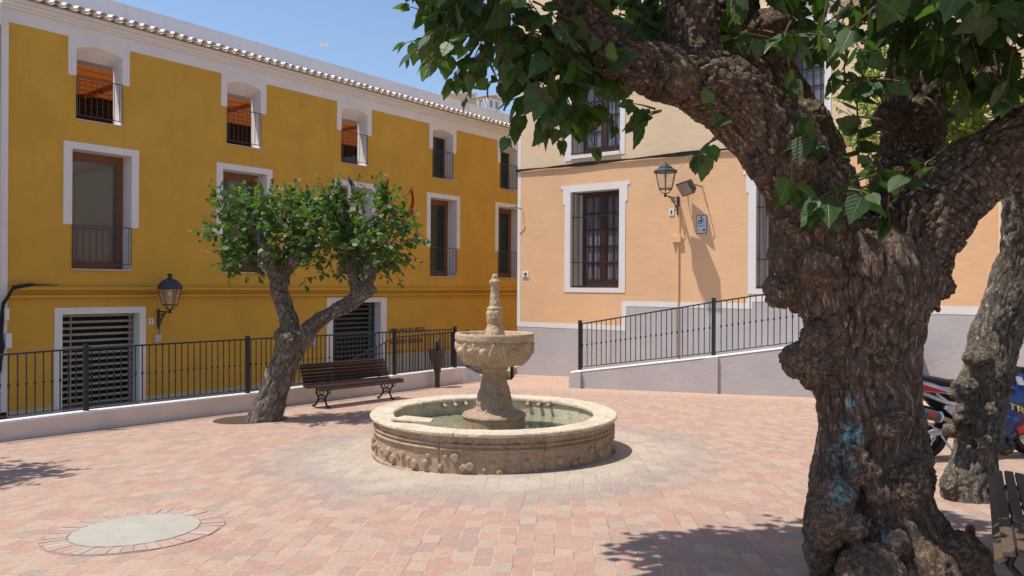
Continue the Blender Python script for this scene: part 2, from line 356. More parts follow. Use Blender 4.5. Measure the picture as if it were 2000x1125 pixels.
# ---------------------------------------------------------------- façade frames
EY = unit([.621, .784, 0]); NY = np.array([EY[1], -EY[0], 0]); PYo = np.array([-9.39, 17.5, 0])
ER = unit([.811, -.585, 0]); NR = np.array([ER[1], -ER[0], 0]); PRo = ground(1010, 731.6); PRo[2] = 0
def FY(u, h, d=0): return PYo+EY*u+NY*d+ZV*h
def FR(u, h, d=0): return PRo+ER*u+NR*d+ZV*h
def YC(px, py, d=0): p = on_plane(px, py, PYo+NY*d, NY); return float(np.dot(p-PYo, EY)), float(p[2])
def RC(px, py, d=0): p = on_plane(px, py, PRo+NR*d, NR); return float(np.dot(p-PRo, ER)), float(p[2])
def fbox(mb, Fn, u0, u1, h0, h1, d0, d1, mi=0):
    return mb.hexa([Fn(u0, h0, d0), Fn(u1, h0, d0), Fn(u1, h0, d1), Fn(u0, h0, d1)], [Fn(u0, h1, d0), Fn(u1, h1, d0), Fn(u1, h1, d1), Fn(u0, h1, d1)], mi)
def wall(mb, Fn, u0, u1, h0, h1, ops, ubr=(), hbr=(), mf=lambda u, h: 0, d=0):
    us = sorted(set([u0, u1]+[x for o in ops for x in o[:2]]+list(ubr))); hs = sorted(set([h0, h1]+[x for o in ops for x in o[2:4]]+list(hbr)))
    us = [x for x in us if u0 <= x <= u1]; hs = [x for x in hs if h0 <= x <= h1]
    for a, b in zip(us, us[1:]):
        for c, e in zip(hs, hs[1:]):
            m, n = (a+b)/2, (c+e)/2
            if any(o[0] < m < o[1] and o[2] < n < o[3] for o in ops): continue
            mb.quad(Fn(a, c, d), Fn(b, c, d), Fn(b, e, d), Fn(a, e, d), mf(m, n))
def reveal(mb, Fn, o, dep, mi=0, top=True):
    u0, u1, h0, h1 = o
    mb.quad(Fn(u0, h0), Fn(u0, h1), Fn(u0, h1, -dep), Fn(u0, h0, -dep), mi); mb.quad(Fn(u1, h0), Fn(u1, h1), Fn(u1, h1, -dep), Fn(u1, h0, -dep), mi)
    if top: mb.quad(Fn(u0, h1), Fn(u1, h1), Fn(u1, h1, -dep), Fn(u0, h1, -dep), mi)
    mb.quad(Fn(u0, h0), Fn(u1, h0), Fn(u1, h0, -dep), Fn(u0, h0, -dep), mi)
def arch_pts(u0, u1, hs, ht, n=10):
    return [(u0+(u1-u0)*i/n, hs+(ht-hs)*(1-(2*i/n-1)**2)) for i in range(n+1)]
def balcony(Fn, u0, u1, h0, h1, d, n, par, r=.007):
    mb = MB(); mb.tube([Fn(u0, h1, d), Fn(u1, h1, d)], .012, 6); mb.tube([Fn(u0, h0, d), Fn(u1, h0, d)], .010, 6)
    for i in range(n):
        u = u0+(u1-u0)*(i+.5)/n; mb.tube([Fn(u, h0, d), Fn(u, h1, d)], r, 5)
    for u in (u0+.01, u1-.01): mb.tube([Fn(u, h0, d), Fn(u, h1, d)], .010, 5)
    return mb.build('railing', M['iron2'], par)
# ---------------------------------------------------------------- ground, plaza, street
W0 = [ground(-330, 906), ground(0, 863), ground(422, 811.5), ground(663, 780), ground(903, 748)]
for p in W0: p[2] = gz(p[0], p[1])
CEND = ground(1000, 741.5); CEND[2] = gz(*CEND[:2])
def sheet(poly, name, mat, thick=.0):
    bm = bmesh.new(); vs = [bm.verts.new(tuple(p)) for p in poly]; bm.faces.new(vs)
    me = bpy.data.meshes.new(name); bm.to_mesh(me); me.materials.append(mat); o = bpy.data.objects.new(name, me); COL.objects.link(o)
    return o
mb = MB(); mb.quad((-600, -600, -1.42), (600, -600, -1.42), (600, 900, -1.42), (-600, 900, -1.42)); tag(mb.build('ground', M['street']), kind='structure')
inn = [p+NY*.06 for p in W0]
far = PRo+ER*26
P0 = FR(0, 0, 0)
poly2 = [inn[0]]+inn[1:]+[CEND, P0+np.array([-.05, .1, 0]), far, (34, -22, 0), (-24, -22, 0), (-24, 5, 0)]
q = [(float(p[0]), float(p[1])) for p in poly2]
mb = MB(); top = [(x, y, gz(x, y)) for x, y in q]; n = len(q)
mb.add(top+[(x, y, -1.6) for x, y in q], [tuple(range(n))]+[(i, (i+1) % n, (i+1) % n+n, i+n) for i in range(n)])
tag(mb.build('plaza_paving', M['paving']), kind='structure')
# alley pavement strip at the foot of the yellow building
mb = MB(); fbox(mb, FY, -9, 24, -1.42, -1.10, 0, 1.0); tag(mb.build('pavement', M['plinth']), kind='structure')
# ---------------------------------------------------------------- yellow building
yb = empty('yellow_building', FY(-2, -1.2), 'long mustard yellow building with white window surrounds, tiled eaves and wrought iron balconies', 'building')
CU = [.045, 3.69, 7.45, 11.32, 14.92]
mid = [(c-.65, c+.655, 2.06, 4.72) for c in CU]
upo = [(c-.5, c+.5, 5.40, 7.09) for c in (-.03, 3.645, 7.385, 11.26, 14.87)]
doors = [(-.79, .90, -1.3, 1.04), (6.61, 8.47, -1.3, 1.21)]
L0, L1 = -1.86, 24.
mb = MB()
wall(mb, FY, L0, L1, -1.42, 7.6, mid+upo+doors, hbr=(-.96, -.47), ubr=(8.74,), mf=lambda u, h: 1 if (h < -.96 or (u > 8.74 and h < -.47)) else 0)
wall(mb, FY, L0, L1, 4.9, 7.6, upo, d=-.45, mf=lambda u, h: 2)
mb.quad(FY(L1, -1.4), FY(L1, 7.6), FY(L1, 7.6, -14), FY(L1, -1.4, -14)); mb.quad(FY(-2, -1.4, -14), FY(L1, -1.4, -14), FY(L1, 7.6, -14), FY(-2, 7.6, -14))
mb.quad(FY(-2, 5.0, -.45), FY(L1, 5.0, -.45), FY(L1, 5.0, -14), FY(-2, 5.0, -14), 2)
mb.build('wall', [M['yellow'], M['plinth'], M['white']], yb)
mb = MB(); fbox(mb, FY, -2.02, L0, -.97, 7.6, -.5, .02); mb.build('corner_strip', M['white'], yb)
mb = MB()
fbox(mb, FY, -2.02, L1, 7.18, 7.46, -.1, .012); fbox(mb, FY, -2.02, L1, 7.46, 7.52, -.1, .055); fbox(mb, FY, -2.02, L1, 7.52, 7.60, -.1, .09); fbox(mb, FY, -2.02, L1, 7.60, 7.68, -.45, .15)
mb.build('cornice', M['white'], yb)
fz = bpy.data.objects['cornice']
# cut-outs of the frieze over the arches are not needed: the arches stay under 7.18
mb = MB(); u = -2.0; k = 0
while u < L1:
    j = rng.uniform(-.012, .012); dz = rng.uniform(-.01, .01); rr = .088
    for (cu, up_, zc, d1) in ((u, 1, 7.735+dz, .34+j*2), (u+.12, -1, 7.745, .30)):
        pts = []
        for i in range(9):
            a = math.pi*i/8; pts.append((cu+rr*math.cos(a), zc+up_*rr*.85*math.sin(a)))
        for i in range(9):
            a = math.pi*(8-i)/8; pts.append((cu+(rr-.016)*math.cos(a), zc+up_*(rr-.016)*.85*math.sin(a)))
        A = [FY(p[0], p[1], d1) for p in pts]; B = [FY(p[0], p[1]+.17, -.35) for p in pts]; nn = len(pts)
        mb.add(A+B, [(i, (i+1) % nn, (i+1) % nn+nn, i+nn) for i in range(nn)]+[(i, i+1, nn-2-i, nn-1-i) for i in range(8)])
    u += .24; k += 1
mb.build('eaves_tiles', M['tile'], yb, smooth=True)
mb = MB(); fbox(mb, FY, -2.02, L1, 7.66, 7.72, -.45, .12); mb.build('eaves_board', M['plinth'], yb)
ph = YC(215, 0, -.3)[1]
mb = MB(); fbox(mb, FY, -9, L1, 7.69, ph-.03, -.46, -.3); fbox(mb, FY, -9.02, L1, ph-.03, ph, -.49, -.285); mb.build('parapet', M['parapet'], yb)
mb = MB()
fbox(mb, FY, L0, L1, 1.57, 1.655, -.02, .10); fbox(mb, FY, L0, L1, 1.405, 1.475, -.02, .09)
for hh, rr in ((1.612, .043), (1.44, .036)): mb.tube([FY(L0, hh, .10), FY(L1, hh, .10)], rr, 10)
mb.build('string_course', M['yellow'], yb, smooth=True)
mb = MB(); fbox(mb, FY, L0, L1, 1.475, 1.57, -.02, .010); mb.build('string_course_groove', M['yellow'], yb)
for i, (c, o) in enumerate(zip(CU, mid)):
    u0, u1, h0, h1 = o
    wf = MB(); t_ = .105
    fbox(wf, FY, u0, u0+t_, h0, h1-.0, -.50, -.42); fbox(wf, FY, u1-t_-.0, u1, h0, h1, -.50, -.42); fbox(wf, FY, u0+t_, u1-t_, h1-.14, h1, -.50, -.42); fbox(wf, FY, u0+t_, u1-t_, h0, h0+.14, -.50, -.42)
    for a, b, c1, e in ((u0+t_, u0+t_+.05, h0+.14, h1-.14), (u1-t_-.05, u1-t_, h0+.14, h1-.14), (u0+t_+.05, u1-t_-.05, h1-.19, h1-.14), (u0+t_+.05, u1-t_-.05, h0+.14, h0+.19)): fbox(wf, FY, a, b, c1, e, -.50, -.44)
    w = wf.build('window', M['winwood'], yb)
    g = MB(); fbox(g, FY, u0+t_, u1-t_, h0+.14, h1-.14, -.485, -.475); g.build('pane', M['panegreen'] if i > 2 else M['pane'], w)
    s = MB(); O = (u0-.18, u1+.17, 3.035, 4.875)
    fbox(s, FY, O[0], u0, O[2], O[3], -.01, .014); fbox(s, FY, u1, O[1], O[2], O[3], -.01, .014); fbox(s, FY, u0, u1, h1, O[3], -.01, .014)
    reveal(s, FY, o, .5); s.build('surround', M['white'], w)
    s = MB(); fbox(s, FY, u0-.03, u1+.03, h0-.035, h0-.002, -.4, .04); s.build('sill', M['plinth'], w)
    balcony(FY, u0, u1, h0+.11, 3.03, .02, 9, w)
for i, o in enumerate(upo):
    u0, u1, h0, h1 = o; hs = 6.96
    ar = arch_pts(u0, u1, hs, 7.07)
    s = MB(); O = (u0-.17, u1+.17, 6.345, 7.178)
    fbox(s, FY, O[0], u0, O[2], O[3], -.01, .014); fbox(s, FY, u1, O[1], O[2], O[3], -.01, .014)
    for (a, ha), (b, hb) in zip(ar, ar[1:]):
        s.hexa([FY(a, 6.84, -.46), FY(b, 6.84, -.46), FY(b, hb, .014), FY(a, ha, .014)], [FY(a, 7.178, -.45), FY(b, 7.178, -.45), FY(b, 7.178, .014), FY(a, 7.178, .014)])
    s.quad(FY(u0, h0), FY(u0, 7.1), FY(u0, 7.1, -.45), FY(u0, h0, -.45)); s.quad(FY(u1, h0), FY(u1, 7.1), FY(u1, 7.1, -.45), FY(u1, h0, -.45)); s.quad(FY(u0, h0), FY(u1, h0), FY(u1, h0, -.45), FY(u0, h0, -.45))
    if i > 2:
        wf = MB(); t_ = .08
        fbox(wf, FY, u0, u0+t_, h0, 7.1, -.44, -.37); fbox(wf, FY, u1-t_, u1, h0, 7.1, -.44, -.37); fbox(wf, FY, u0+t_, u1-t_, 6.86, 7.1, -.44, -.37); fbox(wf, FY, u0+t_, u1-t_, h0, h0+.12, -.44, -.37)
        w = wf.build('window', M['winwood'], yb); g = MB(); fbox(g, FY, u0+t_, u1-t_, h0+.1, 6.88, -.42, -.41); g.build('pane', M['panegreen'], w)
        s.build('surround', M['white'], w)
    else:
        w = s.build('terrace_opening', M['white'], yb)
    g = MB(); fbox(g, FY, u0-.03, u1+.03, h0-.03, h0-.002, -.3, .03); g.build('sill', M['plinth'], w)
    balcony(FY, u0, u1, h0+.08, 6.335, .03, 8, w)
# roof terrace behind the three left openings
mb = MB()
for i in range(13):
    d0 = -1.9-i*.27; z = 7.14+.022*(i % 2); fbox(mb, FY, -2, 13.2, z, z+.05, d0-.31, d0)
pg = mb.build('pergola', M['reed'], yb)
mb = MB(); 
for u in (-1.6, 1.7, 5.2, 9.2, 12.6): fbox(mb, FY, u, u+.1, 7.05, 7.15, -5.2, -1.4); 
for u in (-1.6, 12.6): fbox(mb, FY, u, u+.1, 5.0, 7.05, -1.3, -1.2)
mb.build('beam', M['reed'], pg)
mb = MB(); fbox(mb, FY, -2, 13.2, 7.12, 7.3, -1.9, -.9); mb.build('edge_beam', M['parapet'], pg)
mb = MB(); fbox(mb, FY, -2, 13.4, 5.0, 7.4, -5.3, -5.2); mb.build('terrace_wall', M['panegreen'], yb)
mb = MB(); fbox(mb, FY, -2, 13.4, 6.9, 7.0, -5.35, -5.25); fbox(mb, FY, -2, 9.8, 5.0, 5.12, -2.0, -1.9)
for k_ in range(11): fbox(mb, FY, -1.8+k_*1.35, -1.72+k_*1.35, 5.0, 6.9, -5.35, -5.28)
mb.build('terrace_rail', M['iron2'], yb)
mb = MB(); fbox(mb, FY, 13.4, 13.55, 5, 8, -8, -.46); mb.build('party_wall', M['white'], yb)
# doors with roller grilles
for (u0, u1, h0, h1), O in zip(doors, ((-.95, 1.05, -1.1, 1.19), (6.38, 8.72, -1.1, 1.36))):
    s = MB(); fbox(s, FY, O[0], u0, O[2], O[3], -.01, .016); fbox(s, FY, u1, O[1], O[2], O[3], -.01, .016); fbox(s, FY, u0, u1, h1, O[3], -.01, .016); reveal(s, FY, (u0, u1, -1.09, h1), .55)
    d = MB(); fbox(d, FY, u0, u1, -1.1, h1, -.62, -.56); door = d.build('door', M['black'], yb); s.build('surround', M['white'], door)
    g = MB(); h = -1.02
    while h < h1-.05:
        fbox(g, FY, u0+.02, u1-.02, h, h+.052, -.305, -.265); h += .142
    for u in (u0+.28, u1-.10, u1-.03, u0+.03): fbox(g, FY, u-.012, u+.012, -1.08, h1-.01, -.32, -.258)
    g.build('roller_grille', M['shutter'] if u0 < 0 else M['iron2'], door)
# chimneys
cd = -4.0
a = YC(903, 205, cd); b = YC(930, 205, cd); tp = YC(925, 183, cd)
ch = empty('chimney', FY(a[0], 6.5, cd), 'broad cream chimney block sloping down behind the white parapet', 'chimney')
mb = MB(); u1 = b[0]; u0 = a[0]-1.2
mb.hexa([FY(u0, 6, cd-.9), FY(u1, 6, cd-.9), FY(u1, 6, cd), FY(u0, 6, cd)], [FY(u0, tp[1]-.45, cd-.9), FY(u1, tp[1], cd-.9), FY(u1, tp[1], cd), FY(u0, tp[1]-.45, cd)])
mb.build('stack', M['cream'], ch); mb = MB(); mb.hexa([FY(u0-.05, tp[1]-.44, cd-.95), FY(u1+.05, tp[1]+.01, cd-.95), FY(u1+.05, tp[1]+.01, cd+.05), FY(u0-.05, tp[1]-.44, cd+.05)], [FY(u0-.05, tp[1]-.38, cd-.95), FY(u1+.05, tp[1]+.07, cd-.95), FY(u1+.05, tp[1]+.07, cd+.05), FY(u0-.05, tp[1]-.38, cd+.05)]); mb.build('coping', M['tile'], ch)
a = YC(946, 215, -3.); b = YC(973, 215, -3.); tp = YC(960, 187, -3.)
ch = empty('chimney', FY(a[0], 6.5, -3), 'small white chimney with open slots under a little terracotta tile roof', 'chimney')
mb = MB(); u0, u1 = a[0], b[0]; zt = tp[1]-.22; dd = u1-u0
fbox(mb, FY, u0, u1, 6, zt-.34, -3-dd*.5, -3+dd*.5-.3)
for uu in (u0, u0+dd*.42, u1-dd*.16):
    for d_ in (-3-dd*.5, -3-.05-.05, -3+dd*.5-.3-dd*.16): fbox(mb, FY, uu, uu+dd*.16, zt-.34, zt, d_, d_+dd*.16)
fbox(mb, FY, u0, u1, zt, zt+.06, -3-dd*.5, -3+dd*.5-.3); mb.build('stack', M['parapet'], ch)
mb = MB(); mu = (u0+u1)/2; md = -3-.15; 
for sx in (-1, 1):
    for j in range(5):
        q0 = FY(mu, zt+.18, md-dd*.36+j*dd*.18); q1 = FY(mu+sx*dd*.68, zt+.03, md-dd*.36+j*dd*.18); mb.tube([q0, q1], .05, 8)
mb.tube([FY(mu, zt+.20, md-dd*.45), FY(mu, zt+.20, md+dd*.45)], .05, 8)
mb.build('tile_roof', paint('terracotta', (.46, .30, .22), .85, .35, 9), ch)
# red neighbour
mb = MB(); fbox(mb, FY, -9, -2.02, -1.42, 7.05, -10, .05); mb.build('wall', M['redwall'], None)
rb = bpy.data.objects['wall.001']; rn = empty('red_building', FY(-5, -1.2), 'dark red rendered house wall at the far left edge beside the yellow building', 'building'); put(rb, rn)
mb = MB(); fbox(mb, FY, -9, -2.03, 7.05, 7.5, -10, .15); mb.build('cornice', M['white'], rn)
mb = MB(); fbox(mb, FY, -9, -2.03, -.97, 1.5, .04, .065); mb.build('base_band', M['white'], rn)
# cables and boxes at the left end of the yellow wall
cb = MB()
for k in range(6):
    o_ = rng.uniform(-.02, .02, 2); pts = [FY(-2.02+o_[0], -.2+.1*k, .1), FY(-1.99+o_[1]*2, .4, .1+o_[0]), FY(-2.0+o_[0]*2, .9, .09), FY(-1.96+o_[1], 1.3, .10), FY(-1.80, 1.60+.012*k, .16), FY(-1.4, 1.685+.006*k, .12), FY(-.9-.15*k, 1.69+.004*k, .10)]
    cb.tube(pts, [.026, .028, .026, .024, .018, .010, .006], 6)
tag(cb.build('cable_bundle', M['black']), 'black electric cable bundle running down the left end of the yellow wall', 'cable')
for (c0, c1), lb in ((((14, 602), (24, 626)), 'upper white meter box at the left end of the yellow wall'), (((16, 651), (29, 680)), 'lower white meter box above the white low wall at far left')):
    a = YC(*c0, .1); b = YC(*c1, .1); o = empty('meter_box', FY((a[0]+b[0])/2, b[1], .05), lb, 'meter box', 'meter boxes on the yellow wall')
    m_ = MB(); fbox(m_, FY, a[0]-.05, b[0]-.05, b[1], a[1], 0, .1); m_.build('case', M['parapet'], o, bevel=.008)
    m_ = MB(); fbox(m_, FY, a[0]-.03, b[0]-.07, b[1]+.02, a[1]-.02, .1, .108); m_.build('lid', M['white'], o)
# ---------------------------------------------------------------- signs on the yellow wall
def text_mesh(s, size, Fn, u, h, d, mat, name='lettering', par=None, w=None, ext=.004, rev=False):
    cu = bpy.data.curves.new(name, 'FONT'); cu.body = s; cu.size = size; cu.extrude = ext; cu.align_x = 'LEFT'
    o = bpy.data.objects.new(name, cu); COL.objects.link(o); bpy.context.view_layer.update()
    me = bpy.data.meshes.new_from_object(o.evaluated_get(bpy.context.evaluated_depsgraph_get())); bpy.data.objects.remove(o)
    X = max(v.co.x for v in me.vertices) or 1; k = (w/X) if w else 1
    A = Fn(0, 0, 0); eu = Fn(1, 0, 0)-A; en = Fn(0, 0, 1)-A; B = Fn(u, h, d)
    for v in me.vertices: v.co = Vector(B+eu*v.co.x*k+ZV*v.co.y+en*v.co.z)
    me.materials.append(mat); r = bpy.data.objects.new(name, me); COL.objects.link(r)
    if par: put(r, par)
    return r
sg = empty('wall_lettering', FY(9.5, 0, .02), 'dark sign lettering in two lines on the yellow wall behind the railing', 'sign')
text_mesh('VIGILANCIA PISOS', .23, FY, 8.80, .20, .03, M['iron2'], 'lettering', sg, 1.62)
text_mesh('AGENCIA CENTRAL', .20, FY, 8.86, -.14, .03, M['iron2'], 'lettering', sg, 1.5)
a = YC(596, 652); b = YC(616, 676)
o = empty('wall_plaque', FY(a[0], b[1], .02), 'pale blue-grey plaque on the yellow wall left of the second grille door', 'sign')
m_ = MB(); fbox(m_, FY, a[0], b[0], b[1], a[1], .004, .03); m_.build('board', paint('plaque_blue', (.34, .36, .42), .4, .05), o, bevel=.004)
m_ = MB()
for k in range(4): fbox(m_, FY, a[0]+.05, b[0]-.06-.04*(k % 2), b[1]+.07+k*.08, b[1]+.095+k*.08, .031, .034)
m_.build('lettering', M['white'], o)
a = YC(290, 622); o = empty('number_plate', FY(a[0], a[1]-.1, .02), 'small white number plate between the shutter door and the yellow wall lantern', 'sign')
m_ = MB(); fbox(m_, FY, a[0], a[0]+.12, a[1]-.14, a[1], .004, .02); m_.build('plate', M['white'], o)
m_ = MB(); 
for k in (0, 1): m_.ball(FY(a[0]+.06, a[1]-.045-.05*k, .02), .016, 8, 6)
m_.build('mark', M['black'], o)
a = YC(301, 653); o = empty('switch_box', FY(a[0], a[1]-.18, .02), 'small beige electric box under the yellow wall lantern', 'electric box')
m_ = MB(); fbox(m_, FY, a[0], a[0]+.15, a[1]-.19, a[1], 0, .07); m_.build('case', M['plinth'], o, bevel=.006)
m_ = MB(); m_.tube([FY(a[0]+.12, a[1], .03), FY(a[0]+.13, a[1]+.3, .02), FY(a[0]+.12, a[1]+.42, .02)], .006, 5); m_.build('cable', M['black'], o)
# ---------------------------------------------------------------- orange building
ob = empty('orange_building', FR(0, -1), 'orange and cream rendered building with grey base, white window surrounds and iron grilles', 'building')
TOPR = 11.5; UR = 26.
wins = [(1.84, 3.40, 1.70, 4.42), (7.16, 8.72, 1.70, 4.42), (12.9, 14.5, 1.7, 4.4)]
wups = [(1.85, 3.41, 5.46, 8.0), (7.14, 8.74, 5.46, 8.0), (12.9, 14.5, 5.46, 8.0)]
def rmf(u, h):
    b_ = .53 if u < 3.63 else (1.20 if u < 7.08 else (1.38 if u < 9.2 else 1.18))
    return 2 if h < b_ else (0 if h < 5.16 else 1)
mb = MB()
wall(mb, FR, 0, UR, -1.5, TOPR, wins+wups, ubr=(3.63, 7.08, 9.2), hbr=(.53, 1.18, 1.20, 1.38, 5.16), mf=rmf)
a, b, c, d = FR(0, -1.5), FR(0, TOPR), FR(0, TOPR, -12), FR(0, -1.5, -12); mb.quad(a, b, c, d, 1)
a, b, c, d = FR(UR, -1.5), FR(UR, TOPR), FR(UR, TOPR, -12), FR(UR, -1.5, -12); mb.quad(a, b, c, d, 1)
mb.quad(FR(0, TOPR), FR(UR, TOPR), FR(UR, TOPR, -12), FR(0, TOPR, -12), 1); mb.quad(FR(0, -1.5, -12), FR(UR, -1.5, -12), FR(UR, TOPR, -12), FR(0, TOPR, -12), 1)
mb.build('wall', [M['orange'], M['cream'], M['grey']], ob)
mb = MB(); e = .006
fbox(mb, FR, -.012, .10, .67, TOPR-.3, -.4, e)
fbox(mb, FR, .10, 3.49, .53, .67, -.01, e); fbox(mb, FR, -.012, .10, .53, .67, -.4, e); fbox(mb, FR, 3.49, 3.63, .53, 1.34, -.01, e); fbox(mb, FR, 3.63, 6.94, 1.20, 1.34, -.01, e)
fbox(mb, FR, 6.94, 7.08, 1.20, 1.52, -.01, e); fbox(mb, FR, 7.08, 9.06, 1.38, 1.52, -.01, e); fbox(mb, FR, 9.06, 9.2, 1.18, 1.52, -.01, e); fbox(mb, FR, 9.2, UR, 1.18, 1.35, -.01, e)
mb.build('white_band', M['white'], ob)
mb = MB(); fbox(mb, FR, -.03, UR, 8.30, 8.42, -.1, .06); fbox(mb, FR, -.05, UR, 8.42, 8.5, -.1, .12); fbox(mb, FR, -.1, UR+.1, TOPR-.3, TOPR-.1, -.1, .2); fbox(mb, FR, -.1, UR+.1, TOPR-.1, TOPR+.05, -.1, .35); mb.build('cornice', M['white'], ob)
def rwin(o, up, par):
    u0, u1, h0, h1 = o; dep = .34; e = .016
    wf = MB(); t_ = .10; cm = (u0+u1)/2+.02
    sh = .20
    a0 = u0+sh
    fbox(wf, FR, a0, a0+t_, h0, h1, -dep-.06, -dep); fbox(wf, FR, u1-t_, u1, h0, h1, -dep-.06, -dep); fbox(wf, FR, a0+t_, u1-t_, h1-.14, h1, -dep-.06, -dep); fbox(wf, FR, a0+t_, u1-t_, h0, h0+.24, -dep-.06, -dep)
    m_ = (a0+u1)/2; fbox(wf, FR, m_-.10, m_+.10, h0+.24, h1-.14, -dep-.06, -dep+.01)
    nh = 4
    for x0, x1 in ((a0+t_, m_-.10), (m_+.10, u1-t_)):
        for k in range(1, nh+1):
            hh = h0+.24+(h1-h0-.38)*k/(nh+1); fbox(wf, FR, x0, x1, hh-.02, hh+.02, -dep-.05, -dep-.005)
        xm = (x0+x1)/2; fbox(wf, FR, xm-.012, xm+.012, h0+.24, h1-.14, -dep-.05, -dep-.01)
    w = wf.build('window', M['darkwood'], par)
    g = MB(); fbox(g, FR, a0+t_, u1-t_, h0+.24, h1-.14, -dep-.045, -dep-.035); g.build('pane', M['pane2'], w)
    g = MB()
    fbox(g, FR, u0+.02, u0+.06, h0+.05, h1-.05, -dep-.05, -.09); fbox(g, FR, u0+.065, u0+.10, h0+.05, h1-.05, -dep-.05, -.12)
    fbox(g, FR, u0+.105, u0+sh, h0+.05, h1-.05, -dep-.05, -dep+.02)
    g.build('shutter', paint('shutter_cream', (.45, .38, .32), .6, .08), w)
    s = MB()
    if up:
        for (x0, x1, y0, y1) in ((u0-.19, u0, h0-.14, h1+.15), (u1, u1+.15, h0-.10, h1+.15), (u0, u1, h1, h1+.15)): fbox(s, FR, x0, x1, y0, y1, -.01, e)
        reveal(s, FR, o, .42); sl = MB(); fbox(sl, FR, u0, u1, h0-.10, h0-.002, -.3, .05); sl.build('sill', M['white'], w)
    else:
        for (x0, x1, y0, y1) in ((u0-.19, u0, h0-.13, h1-.35), (u1, u1+.19, h0-.13, h1-.35), (u0, u1, h0-.13, h0), (u0-.25, u0, h1-.35, h1+.10), (u1, u1+.25, h1-.35, h1+.10), (u0, u1, h1, h1+.10), (u0-.32, u1+.32, h1+.10, h1+.19)): fbox(s, FR, x0, x1, y0, y1, -.01, e)
        reveal(s, FR, o, .42)
    s.build('surround', M['white'], w)
    g = MB(); top = h0+1.36 if up else h1-.02; dd = .0 if up else -.07
    if up: dd = .035
    n_ = 10
    for k in range(n_):
        uu = u0+.06+(u1-u0-.12)*k/(n_-1); g.tube([FR(uu, h0+.02, dd), FR(uu, top, dd)], .009 if k not in (0, n_-1) or not up else .012, 6)
    for hh in ((top, h0+.05) if up else (h0+.72, h1-.72, h0+.04)): g.tube([FR(u0, hh, dd), FR(u1, hh, dd)], .012, 6)
    g.build('grille', M['iron'], w)
for o in wins: rwin(o, False, ob)
for o in wups: rwin(o, True, ob)
# cable along the orange facade
mb = MB()
for k in range(4):
    pts = []
    for i in range(60):
        u = -.05+i*.22; pts.append(FR(u, 5.17+.012*k+.018*math.sin(u*2.1+k)+rng.uniform(-.006, .006), .035+.02*(k % 2)))
    mb.tube(pts, .016+.004*(k == 0), 6)
mb.tube([FR(-.05, 5.17, .03), FR(-.06, 5.17, -3)], .02, 6)
tag(mb.build('facade_cable', M['iron']), 'dark twisted cable strung across the orange facade below the upper windows', 'cable')
# small wall fittings on the orange facade
def small(name, lb, cat, c0, c1, th, mat, mark=None):
    a = RC(*c0); b = RC(*c1); o = empty(name, FR(a[0], b[1], .01), lb, cat)
    m_ = MB(); fbox(m_, FR, a[0], b[0], b[1], a[1], .002, th); m_.build('plate' if th < .03 else 'case', mat, o, bevel=.003)
    return o, a, b
o, a, b = small('number_plate', 'small white plate with a dark round emblem near the corner of the orange building', 'sign', (1021, 530), (1033, 544), .02, M['white'])
m_ = MB(); cx, cz = (a[0]+b[0])/2, (a[1]+b[1])/2; pr = [FR(cx+.05*math.cos(t), cz+.02+.05*math.sin(t), .021) for t in np.linspace(0, 2*math.pi, 13)[:-1]]; m_.prism(pr, NR*.004); m_.build('emblem', M['iron2'], o)
m_ = MB(); fbox(m_, FR, a[0]+.03, b[0]-.03, b[1]+.025, b[1]+.05, .021, .025); m_.build('lettering', M['iron2'], o)
o, a, b = small('number_plate', 'small white tag under the lantern of the orange facade', 'sign', (1307, 408), (1317, 421), .02, M['white'])
m_ = MB(); fbox(m_, FR, a[0]+.05, b[0]-.05, b[1]+.04, a[1]-.04, .021, .024); m_.build('mark', M['iron2'], o)
jb, a, b = small('junction_box', 'orange painted junction box with conduit below the facade lantern', 'electric box', (1314, 461), (1332, 473), .09, M['orange'])
m_ = MB(); m_.tube([FR(a[0]+.17, b[1], .03), FR(a[0]+.17, -.35, .03)], .022, 8); m_.tube([FR(a[0]+.17, a[1], .04), FR(a[0]+.19, a[1]+.3, .03), FR(a[0]+.19, a[1]+.75, .03)], .014, 6); m_.tube([FR(b[0], a[1]-.05, .04), FR(b[0]+.06, a[1]+.04, .03), FR(b[0]-.02, a[1]+.35, .03), FR(b[0]-.06, a[1]+.7, .03)], .010, 6); m_.build('conduit', M['orange'], jb)
o, a, b = small('poster', 'white framed notice with a dark round logo on the orange wall beside the lantern', 'poster', (1361, 421), (1381, 456), .015, M['iron2'])
m_ = MB(); fbox(m_, FR, a[0]+.015, b[0]-.015, b[1]+.015, a[1]-.015, .015, .019); m_.build('sheet', paint('poster_paper', (.55, .55, .66), .5, .05), o)
m_ = MB(); w_ = b[0]-a[0]; H_ = a[1]-b[1]; cx = a[0]+w_*.45; cz = b[1]+H_*.66
def blob(cx, cz, r, sx=1, sy=1):
    m_.prism([FR(cx+r*sx*math.cos(t), cz+r*sy*math.sin(t), .020) for t in np.linspace(0, 2*math.pi, 17)[:-1]], NR*.002)
blob(cx-.035, cz-.01, .055, 1, .8); blob(cx+.03, cz+.02, .05, 1, .9)
m_.build('logo', M['black'], o)
for q_ in ((a[0]+w_*.45, a[1]-H_*.12, .035, 1, .5), (a[0]+w_*.74, b[1]+H_*.2, .03, 1.2, .9), (a[0]+w_*.2, b[1]+H_*.17, .015)): m_ = MB(); blob(*q_); m_.build('mark', M['black'], o)
